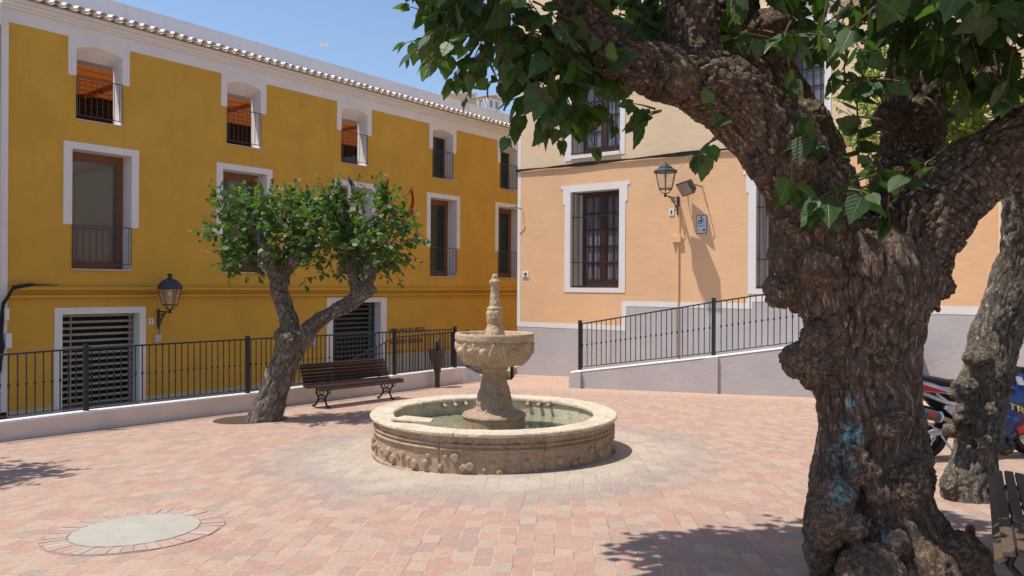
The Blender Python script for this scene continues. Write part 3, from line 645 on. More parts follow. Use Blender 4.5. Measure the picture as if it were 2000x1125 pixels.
m_ = MB(); m_.prism([FR(cx-.035+.03*math.cos(t), cz-.01+.022*math.sin(t), .023) for t in np.linspace(0, 2*math.pi, 13)[:-1]], NR*.001); m_.prism([FR(cx+.045+.02*math.cos(t), cz+.015+.03*math.sin(t), .023) for t in np.linspace(0, 2*math.pi, 13)[:-1]], NR*.001); m_.build('logo_cutout', M['white'], o)
text_mesh('Wi-Fi', .07, FR, a[0]+w_*.17, b[1]+H_*.38, .021, M['black'], 'lettering', o, w_*.6, .001)
a = RC(1010, 408); m_ = MB(); m_.tube([FR(a[0]-.12, a[1]+.02, .25), FR(a[0]+.1, a[1]+.02, .2), FR(a[0]+.2, a[1]-.02, .02)], .012, 6); m_.tube([FR(a[0]+.1, a[1]+.02, .2), FR(a[0]+.13, a[1]+.07, .2)], .01, 6)
tag(m_.build('wall_hook', M['iron2']), 'small iron hook bracket sticking out near the left corner of the orange facade', 'bracket')
# drain pipe at far right
a = RC(1956, 400); m_ = MB(); m_.tube([FR(a[0], -.3, .06), FR(a[0], 11, .06)], .05, 10)
tag(m_.build('drain_pipe', M['cream']), 'cream drain pipe on the orange facade behind the right hand tree trunk', 'pipe')
# ---------------------------------------------------------------- lanterns
def lantern(name, lb, Fn, u, hb, out, wid, hgt, domed):
    o = empty(name, Fn(u, hb, 0), lb, 'wall lantern', 'lanterns on wall brackets'); c = Fn(u, 0, out); r = wid/2; z0 = hb+.02
    br = MB(); Pm = Fn(u, hb, 0)
    fbox(br, Fn, u-.03, u+.03, hb-.42, hb+.06, 0, .03)
    br.tube([Fn(u, hb, .02), Fn(u, hb, out+.02)], .016, 8)
    br.tube([Fn(u, hb-.38, .03)]+[Fn(u, hb-.38+.37*math.sin(a)**1.4, .03+(out*.78)*(1-math.cos(a))) for a in np.linspace(.15, 1.5, 9)], .014, 8)
    for (q, rr, hh) in ((.24, .055, -.09), (.36, .04, -.07), (.12, .075, -.14), (.12, .05, -.27)):
        br.tube([Fn(u, hb+hh+rr*math.sin(a), out*q/.5*.62+.04+rr*math.cos(a)) for a in np.linspace(0, 2*math.pi*.95, 14)], .010, 6)
    for q in (-1, 1): br.ball(Fn(u, hb, out+.02), .03)
    br.build('bracket', M['lampiron'], o, smooth=True)
    z = z0; ck = MB()
    ck.lathe([(.02, z-.06), (.035, z-.03), (.02, z), (.03, z+.03), (.022, z+.05)], c, 12)
    for k in range(6):
        a = k*math.pi/3+.3; ck.tube([c+np.array([.02*math.cos(a), .02*math.sin(a), z+.02]), c+np.array([r*.35*math.cos(a), r*.35*math.sin(a), z+.06]), c+np.array([r*.58*math.cos(a), r*.58*math.sin(a), z+.15])], .008, 6)
    zb = z+.15; zt = zb+hgt
    def ring(r_, z_, rr): ck.tube([c+np.array([r_*math.cos(k*math.pi/3+.3), r_*math.sin(k*math.pi/3+.3), z_]) for k in list(range(6))+[0, 1]], rr, 6)
    ring(r*.60, zb, .013); ring(r*.93, zt, .013)
    for k in range(6):
        a = k*math.pi/3+.3; ck.tube([c+np.array([r*.60*math.cos(a), r*.60*math.sin(a), zb]), c+np.array([r*.93*math.cos(a), r*.93*math.sin(a), zt])], .011, 6)
    ck.build('cage', M['lampiron'], o)
    gl = MB(); gl.lathe([(r*.58, zb), (r*.91, zt)], c, 6, cap=False, ph=.3)
    gm = bpy.data.materials.get('lamp_glass')
    if not gm:
        t = NT('lamp_glass'); t.p(Roughness=.04, Alpha=.16, IOR=1.45); t.col((.5, .5, .48)); gm = t.m
    gl.build('glass', gm, o); bb = MB(); bb.ball(c+ZV*(zb+hgt*.72), .045, 10, 8, (1, 1, 1.5)); bb.build('bulb', M['white'], o, smooth=True)
    rf = MB()
    if domed: pr = [(r*.9, zt-.005), (r*1.03, zt+.02), (r*.98, zt+.06), (r*.80, zt+.14), (r*.58, zt+.205), (r*.30, zt+.23), (r*.2, zt+.25), (r*.13, zt+.29), (r*.22, zt+.32), (r*.24, zt+.335), (r*.02, zt+.37)]
    else: pr = [(r*.9, zt), (r*1.12, zt-.005), (r*1.10, zt+.02), (r*.72, zt+.085), (r*.66, zt+.09), (r*.64, zt+.12), (r*.34, zt+.17), (r*.28, zt+.20), (r*.06, zt+.21), (r*.06, zt+.25), (.001, zt+.26)]
    rf.lathe(pr, c, 24 if domed else 6, ph=.3); rf.build('roof', M['lampiron'], o, smooth=domed)
    return o
a = YC(309, 608); lantern('wall_lantern', 'dark domed lantern on a bracket beside the shutter door of the yellow building', FY, a[0], a[1], .55, .56, .38, True)
a = RC(1325, 388); lantern('wall_lantern', 'lantern with a flat brimmed roof high on the orange facade', FR, a[0], a[1], .80, .60, .42, False)
# floodlight
a = RC(1347, 368, .3); fl = empty('floodlight', FR(a[0], a[1], 0), 'square tilted floodlight beside the lantern on the orange facade', 'floodlight')
ax = unit(ER*.93+ZV*.30+NR*.1); nn = unit(NR*.75-ZV*.55-ER*.25); az = unit(np.cross(ax, nn)); ax = unit(np.cross(nn, az))
cF = FR(a[0]-.08, a[1]+.02, .33)
m_ = MB(); m_.hexa([cF-ax*.17-az*.14-nn*.14, cF+ax*.17-az*.14-nn*.14, cF+ax*.17+az*.14-nn*.14, cF-ax*.17+az*.14-nn*.14], [cF-ax*.22-az*.19+nn*.06, cF+ax*.22-az*.19+nn*.06, cF+ax*.22+az*.19+nn*.06, cF-ax*.22+az*.19+nn*.06]); m_.build('housing', M['iron2'], fl, bevel=.01)
m_ = MB(); m_.box(cF+nn*.064, ax*.185, az*.155, nn*.004); m_.build('lens', paint('lens_glass', (.33, .29, .25), .2, .15, 8, 0), fl)
m_ = MB(); m_.tube([cF+ax*.22, cF+ax*.27-nn*.05, FR(a[0]+.22, a[1]+.05, .05), FR(a[0]+.22, a[1]+.05, 0)], .014, 6); m_.tube([cF-ax*.22, cF-ax*.25-nn*.1, FR(a[0]-.2, a[1], .0)], .014, 6); m_.build('bracket', M['iron2'], fl)
m_ = MB(); m_.tube([FR(a[0]+.2, a[1]+.02, .03), FR(a[0]+.3, a[1]-.3, .02), FR(a[0]+.42, a[1]-.62, .02)], .008, 6); m_.build('cable', M['orange'], fl)
# ---------------------------------------------------------------- flags
fwin = FY(7.45, 3.0, .05)
def flag(lb, c_base, c_tip, cols, drop, pole=(.35, .22, .12), seed=1):
    A = on_plane(*c_base, PYo+NY*.15, NY); B = on_plane(*c_tip, PYo+NY*1.1, NY)
    o = empty('flag', A, lb, 'flag', 'flags at the middle balcony'); m_ = MB(); m_.tube([A, B], .018, 8); m_.ball(B, .03); m_.build('pole', paint('pole_paint%d' % seed, pole, .5), o)
    r_ = np.random.default_rng(seed); n = 12; k = 9; V = []
    for i in range(n+1):
        f = i/n; p = B+(A-B)*(.05+.62*f)
        for j in range(k+1):
            g = j/k; V.append(p+ZV*(-drop*g*(1-.35*f))+EY*(.16*g)+EY*(.05*math.sin(g*5+f*9)+.0)*(.3+g)+NY*(.07*math.sin(f*17+seed)+.03*math.sin(g*7))*(1-.3*g))
    Fs = [(i*(k+1)+j, i*(k+1)+j+1, (i+1)*(k+1)+j+1, (i+1)*(k+1)+j) for i in range(n) for j in range(k)]
    me = bpy.data.meshes.new('cloth'); me.from_pydata([tuple(v) for v in V], [], Fs)
    for c in cols:
        mm = bpy.data.materials.get('flag_%s' % c[0]) or paint('flag_%s' % c[0], c[1], .8, .08, 5, 0); me.materials.append(mm)
    for pi, pl in enumerate(me.polygons):
        i = pi//k; f = i/n; acc = 0
        for mi_, c in enumerate(cols):
            acc += c[2]
            if f < acc-1e-6: pl.material_index = mi_; break
    ob_ = bpy.data.objects.new('cloth', me); COL.objects.link(ob_); put(ob_, o)
    sd = ob_.modifiers.new('thick', 'SOLIDIFY'); sd.thickness = .004
red = ('red', (.42, .03, .02)); ylw = ('yellow', (.78, .46, .04)); blu = ('blue', (.05, .09, .30)); wht = ('white', (.62, .62, .66))
flag('red and yellow flag on a pole leaning right, beside the plaza tree crown', (772, 412), (806, 366), [(*red, .25), (*ylw, .5), (*red, .26)], .95, seed=3)
flag('white, red and yellow flag hanging left of the dark flagpole', (690, 420), (677, 347), [(*wht, .35), (*ylw, .2), (*red, .15), (*ylw, .15), (*red, .2)], .75, (.5, .5, .5), seed=5)
flag('blue flag furled on the dark upright flagpole above the plaza tree', (691, 410), (681, 347), [(*blu, 1.1)], .25, (.04, .015, .015), seed=8)
flag('small red flag on a pale pole at the right of the middle balcony', (746, 410), (754, 342), [(*red, 1.1)], .30, (.55, .45, .42), seed=9)
# ---------------------------------------------------------------- low white wall with railing
def hor_at_line(px, A, B):       # point on vertical plane through A,B seen at column px (ground xy)
    n = np.array([(B-A)[1], -(B-A)[0], 0]); return on_plane(px, 600, A, n)
def line_pt(px, py, A, B):
    n = np.array([(B-A)[1], -(B-A)[0], 0]); return on_plane(px, py, A, n)
def seg_of(px):
    L = [-330, 0, 422, 663, 903]
    for i in range(4):
        if px <= L[i+1] or i == 3: return W0[i], W0[i+1]
def wpt(px, py): A, B = seg_of(px); return line_pt(px, py, A, B)
KX = [-330, 0, 172, 488, 775, 893, 903]
WT = [868, 824, 803, 768.5, 733, 718.5, 717.5]         # wall top line
RTp = [731, 694, 681, 663, 648.5, 643, 642.5]            # top rail
wtop = [wpt(x, y) for x, y in zip(KX, WT)]; rtop = [wpt(x, y) for x, y in zip(KX, RTp)]
lw = empty('low_wall', (wtop[0]+wtop[-1])/2, 'low white rendered wall edging the plaza under the long black railing', 'wall')
m_ = MB(); c_ = MB(); TH = .17
for A, B in zip(wtop, wtop[1:]):
    a = A.copy(); b = B.copy(); a[2] -= .03; b[2] -= .03
    m_.hexa([np.array([a[0], a[1], -1.5]), np.array([b[0], b[1], -1.5]), np.array([b[0], b[1], -1.5])-NY*TH, np.array([a[0], a[1], -1.5])-NY*TH], [a, b, b-NY*TH, a-NY*TH])
    c_.hexa([a+NY*.012, b+NY*.012, b-NY*(TH+.01), a-NY*(TH+.01)], [A+NY*.004, B+NY*.004, B-NY*TH, A-NY*TH])
m_.build('wall', M['wallwhite'], lw, weld=True); c_.build('coping', M['rimwhite'], lw, weld=True)
# sloping return of the wall going down towards the orange building
rE = ground(903, 748); R0 = wtop[-1]
P1 = at(913, 718.5, 21.5); P2 = at(947, 738, 21.9); P3 = at(1000, 745, 22.3)
rw = empty('ramp_curb', P1, 'white wall end sloping down behind the fountain beside the black railing', 'wall')
m_ = MB()
pts = [R0-NY*.02, P1, P2, P3-ZV*.05]
for A, B in zip(pts, pts[1:]):
    m_.hexa([(A[0], A[1], -1.5), (B[0], B[1], -1.5), (B[0]-.05, B[1]+.2, -1.5), (A[0]-.05, A[1]+.2, -1.5)], [A, B, B+np.array([-.05, .2, 0]), A+np.array([-.05, .2, 0])])
m_.build('wall', M['rimwhite'], rw)
def railing_line(o, T, Bt, posts, n, knot=True, r=.0105, back=.08, post_up=.07, dn=NY):
    """T, Bt: polylines of rail top and bottom; posts: parameter list; n balusters."""
    def lerp(Pl, s):
        d = np.concatenate([[0], np.cumsum([np.linalg.norm((b-a)[:2]) for a, b in zip(Pl, Pl[1:])])]); x = s*d[-1]
        return np.array([np.interp(x, d, [p[i] for p in Pl]) for i in range(3)])
    T = [p-dn*back for p in T]; Bt = [p-dn*back for p in Bt]
    a = MB(); a.tube(T, .016, 6); a.build('top_rail', M['iron'], o); a = MB(); a.tube([p+ZV*.06 for p in Bt], .010, 6); a.build('bottom_rail', M['iron'], o)
    first = None
    for i in range(n):
        s = (i+.5)/n
        if any(abs(s-q) < .35/n for q in posts): continue
        p = lerp(T, s); b = lerp(Bt, s)+ZV*.06; a = MB(); a.tube([b, p], r, 5)
        if knot:
            m = (p+b)/2; a.ball(m, .024, 6, 4, (1, 1, 1.3)); 
        a.build('baluster', M['iron'], o)
    for q in posts:
        p = lerp(T, q)+ZV*post_up; b = lerp(Bt, q); a = MB(); a.box((p+b)/2, EY*.034, NY*.034, (p-b)/2); a.build('post', M['iron'], o)
    return o
Lx = [np.linalg.norm((b-a)[:2]) for a, b in zip(wtop, wtop[1:])]; cs = np.concatenate([[0], np.cumsum(Lx)])
# keep from just outside the frame
start = wpt(-60, 700); s0 = np.linalg.norm((start-wtop[0])[:2])
Tl = [wpt(-60, 701)]+rtop[1:6]; Bl = [wpt(-60, 832)]+wtop[1:6]
dl = np.concatenate([[0], np.cumsum([np.linalg.norm((b-a)[:2]) for a, b in zip(Tl, Tl[1:])])])
rl = empty('metal_railing', Bl[0], 'long black iron railing standing on the low white wall in front of the yellow building', 'railing')
nb = int(dl[-1]/.118); nb = min(nb, 99)
railing_line(rl, Tl, Bl, [dl[2]/dl[-1], dl[3]/dl[-1], dl[4]/dl[-1], 1.0], nb)
r2 = empty('metal_railing', P1, 'short black railing descending behind the fountain bowl to the corner of the orange building', 'railing')
railing_line(r2, [P1+ZV*1.0, P2+ZV*1.0, P3+ZV*.95], [P1, P2, P3], [0, 1], 15, back=0, r=.009)
# inner stair handrail in the alley
Q = lambda px, py: on_plane(px, py, W0[2]-NY*1.5, NY)
r3 = empty('stair_railing', Q(775, 730), 'second black railing with a slanting handrail on the alley steps behind the long railing', 'railing')
hT = [Q(640, 728), Q(770, 659), Q(885, 649)]; hB = [Q(640, 800), Q(770, 745), Q(885, 722)]
railing_line(r3, hT, hB, [.0, 1.0], 30, knot=False, back=0, post_up=.0)
# alley steps (grey slabs behind the low wall)
m_ = MB()
for k in range(6):
    u0 = 8.4+k*.5; A = PYo+EY*u0; m_.hexa([A+NY*.9-ZV*1.42, A+EY*8+NY*.9-ZV*1.42, A+EY*8+NY*3.4-ZV*1.42, A+NY*3.4-ZV*1.42], [A+NY*.9-ZV*(1.25-.09*k), A+EY*8+NY*.9-ZV*(1.25-.09*k), A+EY*8+NY*3.4-ZV*(1.25-.09*k), A+NY*3.4-ZV*(1.25-.09*k)])
tag(m_.build('alley_steps', M['plinth']), kind='structure')
# ---------------------------------------------------------------- ramp with railing before the orange building
RA = ground(1115, 757.5); RB = ground(1575, 776); rd = unit(RB-RA)*1.; rd[2] = 0; rd = unit(rd); rn_ = np.array([rd[1], -rd[0], 0])
def rp(px, py, off=0): return on_plane(px, py, RA+rn_*off, rn_)
rpar = empty('access_ramp', RA, 'grey rendered access ramp wall with a white top edge rising to the right', 'ramp')
kt = [rp(1114.5, 725.5), rp(1400, 694), rp(1545, 676)]; ex = kt[-1]+(kt[-1]-kt[-2])/np.linalg.norm(kt[-1]-kt[-2])*2.2; ex[2] = kt[-1][2]+.12
kt.append(ex); m_ = MB(); c_ = MB()
for A, B in zip(kt, kt[1:]):
    m_.hexa([(A[0], A[1], -1.3), (B[0], B[1], -1.3), np.array([B[0], B[1], -1.3])-rn_*.2, np.array([A[0], A[1], -1.3])-rn_*.2], [A-ZV*.03, B-ZV*.03, B-ZV*.03-rn_*.2, A-ZV*.03-rn_*.2])
    c_.hexa([A-ZV*.03+rn_*.01, B-ZV*.03+rn_*.01, B-ZV*.03-rn_*.21, A-ZV*.03-rn_*.21], [A, B, B-rn_*.2, A-rn_*.2])
# shallow vertical pilasters and joints on the ramp face
for x0, x1, off in ((1114.5, 1137, .07), (1376, 1404, .05)):
    A = rp(x0, 600); B = rp(x1, 600); f = lambda P: np.interp(np.dot(P-RA, rd), [np.dot(q-RA, rd) for q in kt], [q[2] for q in kt])
    m_.hexa([(A[0], A[1], -1.3), (B[0], B[1], -1.3), np.array([B[0], B[1], -1.3])+rn_*off, np.array([A[0], A[1], -1.3])+rn_*off], [np.array([A[0], A[1], f(A)-.032]), np.array([B[0], B[1], f(B)-.032]), np.array([B[0], B[1], f(B)-.032])+rn_*off, np.array([A[0], A[1], f(A)-.032])+rn_*off])
m_.build('wall', M['grey'], rpar); c_.build('coping', M['rimwhite'], rpar)
m_ = MB(); wd = 2.6
A, B, C_ = kt[0], kt[2], kt[3]
m_.hexa([(A[0], A[1], -1.3), (C_[0], C_[1], -1.3), np.array([C_[0], C_[1], -1.3])-rn_*wd, np.array([A[0], A[1], -1.3])-rn_*wd], [A-ZV*.3-rn_*.2, C_-ZV*.12-rn_*.2, C_-ZV*.12-rn_*wd, A-ZV*.3-rn_*wd])
m_.build('ramp_floor', M['grey'], rpar)
rr = empty('metal_railing', rp(1133, 720), 'black railing with two thick posts climbing along the grey ramp wall', 'railing')
T = [rp(1133, 633, -.08), rp(1394, 590, -.08), rp(1545, 567, -.08)]; e2 = T[-1]+(T[-1]-T[-2])/np.linalg.norm(T[-1]-T[-2])*1.6; T.append(e2)
Bq = [rp(1133, 722, -.08), rp(1394, 694, -.08), rp(1545, 675, -.08)]; e3 = Bq[-1].copy(); e3[:2] = e2[:2]; e3[2] += .1; Bq.append(e3)
ll = np.concatenate([[0], np.cumsum([np.linalg.norm((b-a)[:2]) for a, b in zip(T, T[1:])])])
railing_line(rr, T, Bq, [0.0, ll[1]/ll[-1], 1.0], int(ll[-1]/.122), back=0, post_up=.09)
for o in [q for q in bpy.data.objects if q.parent == rr and q.name.startswith('post')]:
    pass
# ---------------------------------------------------------------- litter bin
g = ground(854, 757); bn = empty('litter_bin', g, 'dark brown conical litter bin on a post, with a ball topped ash column', 'litter bin')
k = g[1]/1500.; m_ = MB(); zz = lambda y: (757-y)*k
m_.lathe([(.065, -.1), (.065, zz(727)), (.09, zz(725)), (.09, zz(712))], g, 12); m_.build('post', metal('bin_brown', (.045, .034, .032), .5), bn, smooth=True)
BM_ = bpy.data.materials['bin_brown']
m_ = MB(); m_.lathe([(.12, zz(716)), (.15, zz(714)), (.225, zz(685)), (.235, zz(684)), (.235, zz(683)), (.215, zz(683)), (.14, zz(708)), (.0, zz(708))], g, 28); m_.build('bin_body', BM_, bn, smooth=True)
m_ = MB(); m_.lathe([(.05, zz(708)), (.055, zz(669)), (.06, zz(668)), (.05, zz(666))], g, 14); m_.ball(g+ZV*zz(665.5), .05, 12, 8); m_.build('ash_column', M['lampiron'], bn, smooth=True)
# ---------------------------------------------------------------- benches
M['slat'] = wood('bench_slat', (.040, .018, .013), (1.5, 30, 30), .45)
M['slatold'] = wood('old_bench_slat', (.10, .065, .045), (18, 2, 18), .75)
def bench(lb, P, ex, ey_, L, mat):
    """P: ground point at middle; ex along length; ey_ towards the front"""
    o = empty('park_bench', P, lb, 'bench', 'slatted benches with iron legs'); P = np.array(P, float); ex = unit(ex); ez = ZV; slope = (gz(*(P+ex*.5)[:2])-gz(*(P-ex*.5)[:2])); 
    def W_(x, y, z): return P+ex*x+ey_*y+ZV*(z+slope*x)
    prof = [(.27, .385, -40), (.235, .425, -8), (.165, .432, 2), (.095, .425, 6), (.025, .412, 8), (-.045, .40, 6), (-.11, .40, -14), (-.155, .435, -55)]
    pr2 = [(-.185, .50, 75), (-.205, .565, 74), (-.23, .63, 72), (-.26, .695, 70), (-.295, .76, 68), (-.325, .815, 45)]
    for nm, pf in (('seat', prof), ('backrest', pr2)):
        m_ = MB()
        for (y, z, a) in pf:
            a = rad(a); w = .030; th = .016
            ay = ey_*math.cos(a)+ZV*math.sin(a); az = -ey_*math.sin(a)+ZV*math.cos(a)
            sg_ = rng.uniform(-.012, .012); m_.box(W_(sg_, y, z), (ex+ZV*slope)*L/2, ay*w, az*th)
        m_.build(nm, mat, o, bevel=.006)
    for x in ((-L*.5+.28), (L*.5-.28)):
        m_ = MB(); T_ = lambda pts, r=.017, n=7: m_.tube([W_(x, y, z) for y, z in pts], r, n)
        T_([(.24, .37), (.10, .375), (-.06, .36), (-.13, .38), (-.19, .48), (-.24, .62), (-.33, .83)], .018)
        T_([(.20, .37), (.225, .29), (.16, .22), (.14, .15), (.19, .06), (.25, .0)], .02)
        T_([(-.10, .36), (-.12, .28), (-.06, .22), (-.06, .14), (-.13, .05), (-.20, .0)], .02)
        T_([(.15, .21), (.05, .25), (-.05, .21)], .016); T_([(.14, .14), (.04, .19), (-.05, .14)], .014)
        T_([(.04+.06*math.cos(a), .30+.045*math.sin(a)) for a in np.linspace(0, 6.3, 14)], .010)
        T_([(.27+.035*math.cos(a), .33+.035*math.sin(a)) for a in np.linspace(0, 6.3, 12)], .010)
        for y in (.25, -.20): m_.ball(W_(x, y, .02), .032, 8, 6)
        m_.build('leg_frame', M['iron'], o, smooth=True)
    return o
f1 = ground(642, 797); f2 = ground(768, 780.5); ex = f2-f1; ex[2] = 0; ex = unit(ex); ef = np.array([ex[1], -ex[0], 0]); mid_ = (f1+f2)/2-ef*.25
mid_[2] = gz(mid_[0], mid_[1])
Lb = np.linalg.norm(f2-f1)+.56
bench('dark brown slatted bench before the low white wall, between tree and fountain', mid_, ex, ef, Lb, M['slat'])
n1 = np.array([2.57, 4.02, 0]); n2 = np.array([3.79, 6.04, 0]); ex = unit(n2-n1); ef = np.array([-ex[1], ex[0], 0]); md = (n1+n2)/2-ef*.27; md[2] = gz(*md[:2])
bench('weathered slatted bench seen end-on at the lower right beside the big trunk', md, ex, ef, np.linalg.norm(n2-n1), M['slatold'])
# ---------------------------------------------------------------- fountain
FCx = np.array([-.22, 9.87, 0.]); ZB = -.45; zr = .112
fo = empty('fountain', FCx+ZV*-.39, 'round carved stone fountain with pedestal bowl and tall finial in the plaza centre', 'fountain')
def rough_lathe(prof, c, n, amp, sc, extra=None):
    """lathe resampled finely and displaced by noise so that the stone looks worn and carved"""
    prof = np.array(prof, float); seg = np.linalg.norm(np.diff(prof, axis=0), axis=1); d = np.concatenate([[0], np.cumsum(seg)])
    k = max(8, int(d[-1]/(.009 if n > 1000 else .012))); s = np.union1d(np.linspace(0, d[-1], k), d); pr = np.stack([np.interp(s, d, prof[:, 0]), np.interp(s, d, prof[:, 1])], 1); k = len(pr)
    a = np.linspace(0, 2*np.pi, n, endpoint=False); R, A = np.meshgrid(pr[:, 0], a, indexing='ij'); Z = np.meshgrid(pr[:, 1], a, indexing='ij')[0]
    t = np.gradient(pr, axis=0); nn = np.stack([t[:, 1], -t[:, 0]], 1); nn /= np.linalg.norm(nn, axis=1)[:, None]+1e-9
    P = np.stack([R*np.cos(A), R*np.sin(A), Z], -1).reshape(-1, 3)
    D = amp*fbm(P*sc+3.1, 4)
    if extra is not None: D = D+extra(A.ravel(), Z.ravel(), P)
    D = D.reshape(k, n); Rn = R+nn[:, 0][:, None]*D; Zn = Z+nn[:, 1][:, None]*D
    Rn = np.maximum(Rn, 0)
    P = np.stack([Rn*np.cos(A), Rn*np.sin(A), Zn], -1).reshape(-1, 3)+c
    f = [(i*n+j, i*n+(j+1) % n, (i+1)*n+(j+1) % n, (i+1)*n+j) for i in range(k-1) for j in range(n)]
    return P, f
def lathe_obj(name, prof, c, n, amp, sc, mat, par, extra=None):
    P, f = rough_lathe(prof, c, n, amp, sc, extra); return raw_mesh(name, P, f, mat, par)
# joints every ~45 degrees in the basin wall
JA = [math.radians(x) for x in (-112, -67, -38, -158, 170, 130, 90, 45, 8)]
def joints(A, Z, P):
    d = np.zeros_like(A)
    for j in JA:
        x = np.abs((A-j+np.pi) % (2*np.pi)-np.pi)*1.5; d -= .016*np.exp(-(x/.012)**2)
    return d
def frieze(A, Z, P):
    d = joints(A, Z, P); r_ = np.random.default_rng(4)
    z0, z1 = ZB+.10, ZB+.34; inz = (Z > z0-.05) & (Z < z1+.05)
    for k in range(96):
        a = -math.pi+2*math.pi*(k+r_.uniform(-.35, .35))/96; z = r_.uniform(z0+.02, z1-.05); r = r_.choice([.022, .030, .040, .052], p=[.2, .35, .3, .15])
        x = ((A-a+np.pi) % (2*np.pi)-np.pi)*1.52; q = np.sqrt(x**2+(Z-z)**2)/r
        d = np.maximum(d, np.where(q < 1, (.022+.014*(r > .03))*np.clip((1-q**2)*3, 0, 1)**.6, -1)) if True else d
    return d*inz+joints(A, Z, P)*(~inz)
bw = 1.515
prof = [(bw+.012, ZB-.1), (bw+.012, ZB+.055), (bw+.03, ZB+.06), (bw+.03, ZB+.085), (bw, ZB+.095), (bw, ZB+.345), (bw+.022, ZB+.352), (bw+.026, ZB+.368), (bw+.012, ZB+.38), (bw, ZB+.39), (bw, ZB+.405), (bw+.02, ZB+.41), (bw+.024, ZB+.425), (bw+.005, ZB+.437), (bw, ZB+.445), (bw, zr-.055), (bw-.02, zr-.05)]
lathe_obj('basin_wall', prof, FCx, 1500, .004, 14, M['stone'], fo, frieze)
def rimx(A, Z, P):
    d = np.zeros_like(A)
    for j in [x+.12 for x in JA]:
        x = np.abs((A-j+np.pi) % (2*np.pi)-np.pi)*1.4; d -= .012*np.exp(-(x/.009)**2)
    return d+.006*perlin(P*2.3)
prof = [(1.50, zr-.056), (1.545, zr-.052), (1.568, zr-.035), (1.570, zr-.012), (1.558, zr-.001), (1.53, zr), (1.32, zr-.002), (1.282, zr-.008), (1.272, zr-.025), (1.272, zr-.055), (1.29, zr-.06)]
lathe_obj('rim', prof, FCx, 600, .006, 9, M['rimstone'], fo, rimx)
prof = [(1.30, zr-.055), (1.295, zr-.15), (1.29, ZB+.02), (1.2, ZB), (.0, ZB)]
P, f = rough_lathe(prof, FCx, 260, .006, 10); raw_mesh('basin_lining', P, f, M['innerstone'], fo)
zw = -.125
m_ = MB(); m_.prism([FCx+np.array([1.296*math.cos(a), 1.296*math.sin(a), zw]) for a in np.linspace(0, 2*np.pi, 97)[:-1]], (0, 0, -.03)); m_.build('water', M['water'], fo)
# worn carving on the column
def carve(A, Z, P): return .024*ridged(np.stack([np.cos(A)*2.6, np.sin(A)*2.6, Z*9], 1)+2, 3)-.018
z0 = 1.7; zy = lambda y: 1.7-(y-561.3)*9.87/1500
prof = [(.398, ZB), (.398, .035), (.41, .045), (.412, .065), (.398, .085), (.36, .10), (.30, .105)]
lathe_obj('pedestal_base', [(r, z) for r, z in prof], FCx, 160, .006, 12, M['stone'], fo)
prof = [(.31, .10), (.275, .125), (.25, .16), (.238, zy(794)), (.222, zy(780)), (.208, zy(768)), (.185, zy(755)), (.160, zy(742)), (.150, zy(733)), (.152, zy(728)), (.165, zy(722)), (.178, zy(716)), (.205, zy(713)), (.20, zy(710))]
lathe_obj('pedestal', prof, FCx, 200, .006, 14, M['stone'], fo, carve)
def bowlx(A, Z, P):
    d = np.zeros_like(A)
    zz_ = (Z-zy(712))/(zy(666)-zy(712)); msk = (zz_ > .02) & (zz_ < .97)
    for k in range(8):
        a0 = k*math.pi/4-.28
        x = ((A-a0+np.pi) % (2*np.pi)-np.pi)*.47
        # leaf-shaped lobes and balls
        d += msk*.036*np.exp(-((np.hypot(x, (Z-zy(684)))-.0)/.040)**6)*1.3
        d += msk*.026*np.exp(-((np.abs(x)-(.02+.115*np.clip(zz_, 0, 1)**.8))/.018)**2)
        x2 = ((A-a0-math.pi/8+np.pi) % (2*np.pi)-np.pi)*.47
        d += msk*.018*np.exp(-((np.hypot(x2*1.2, (Z-zy(690))*.8)-.045)/.014)**2)
    return d+msk*.017*ridged(P*17, 3)-.013*msk
prof = [(.18, zy(712)), (.25, zy(714)), (.32, zy(712.5)), (.375, zy(707)), (.425, zy(699)), (.462, zy(690)), (.487, zy(680)), (.490, zy(672)), (.478, zy(665.5)), (.503, zy(664.5)), (.508, zy(661)), (.508, zy(654)), (.500, zy(650.6)), (.478, zy(650.4)), (.465, zy(652)), (.44, zy(662)), (.32, zy(668)), (.0, zy(669))]
lathe_obj('bowl', prof, FCx, 360, .005, 16, M['bowlstone'], fo, bowlx)
def finx(A, Z, P): return .012*ridged(np.stack([np.cos(A)*1.4, np.sin(A)*1.4, Z*14+A*.0], 1)+8, 3)-.008
yl = [(.15, 668), (.135, 655), (.128, 652), (.118, 645), (.100, 638), (.092, 632), (.10, 628), (.108, 622), (.110, 614), (.104, 609), (.092, 607.5), (.094, 602), (.088, 600.5), (.068, 599), (.067, 592), (.062, 585), (.056, 576), (.053, 570), (.052, 562), (.055, 558.5), (.068, 554), (.074, 551), (.066, 548), (.042, 546), (.036, 543), (.034, 539), (.026, 536.5), (.0, 536)]
lathe_obj('finial', [(r, zy(y)) for r, y in yl], FCx, 120, .004, 20, M['bowlstone'], fo, finx)
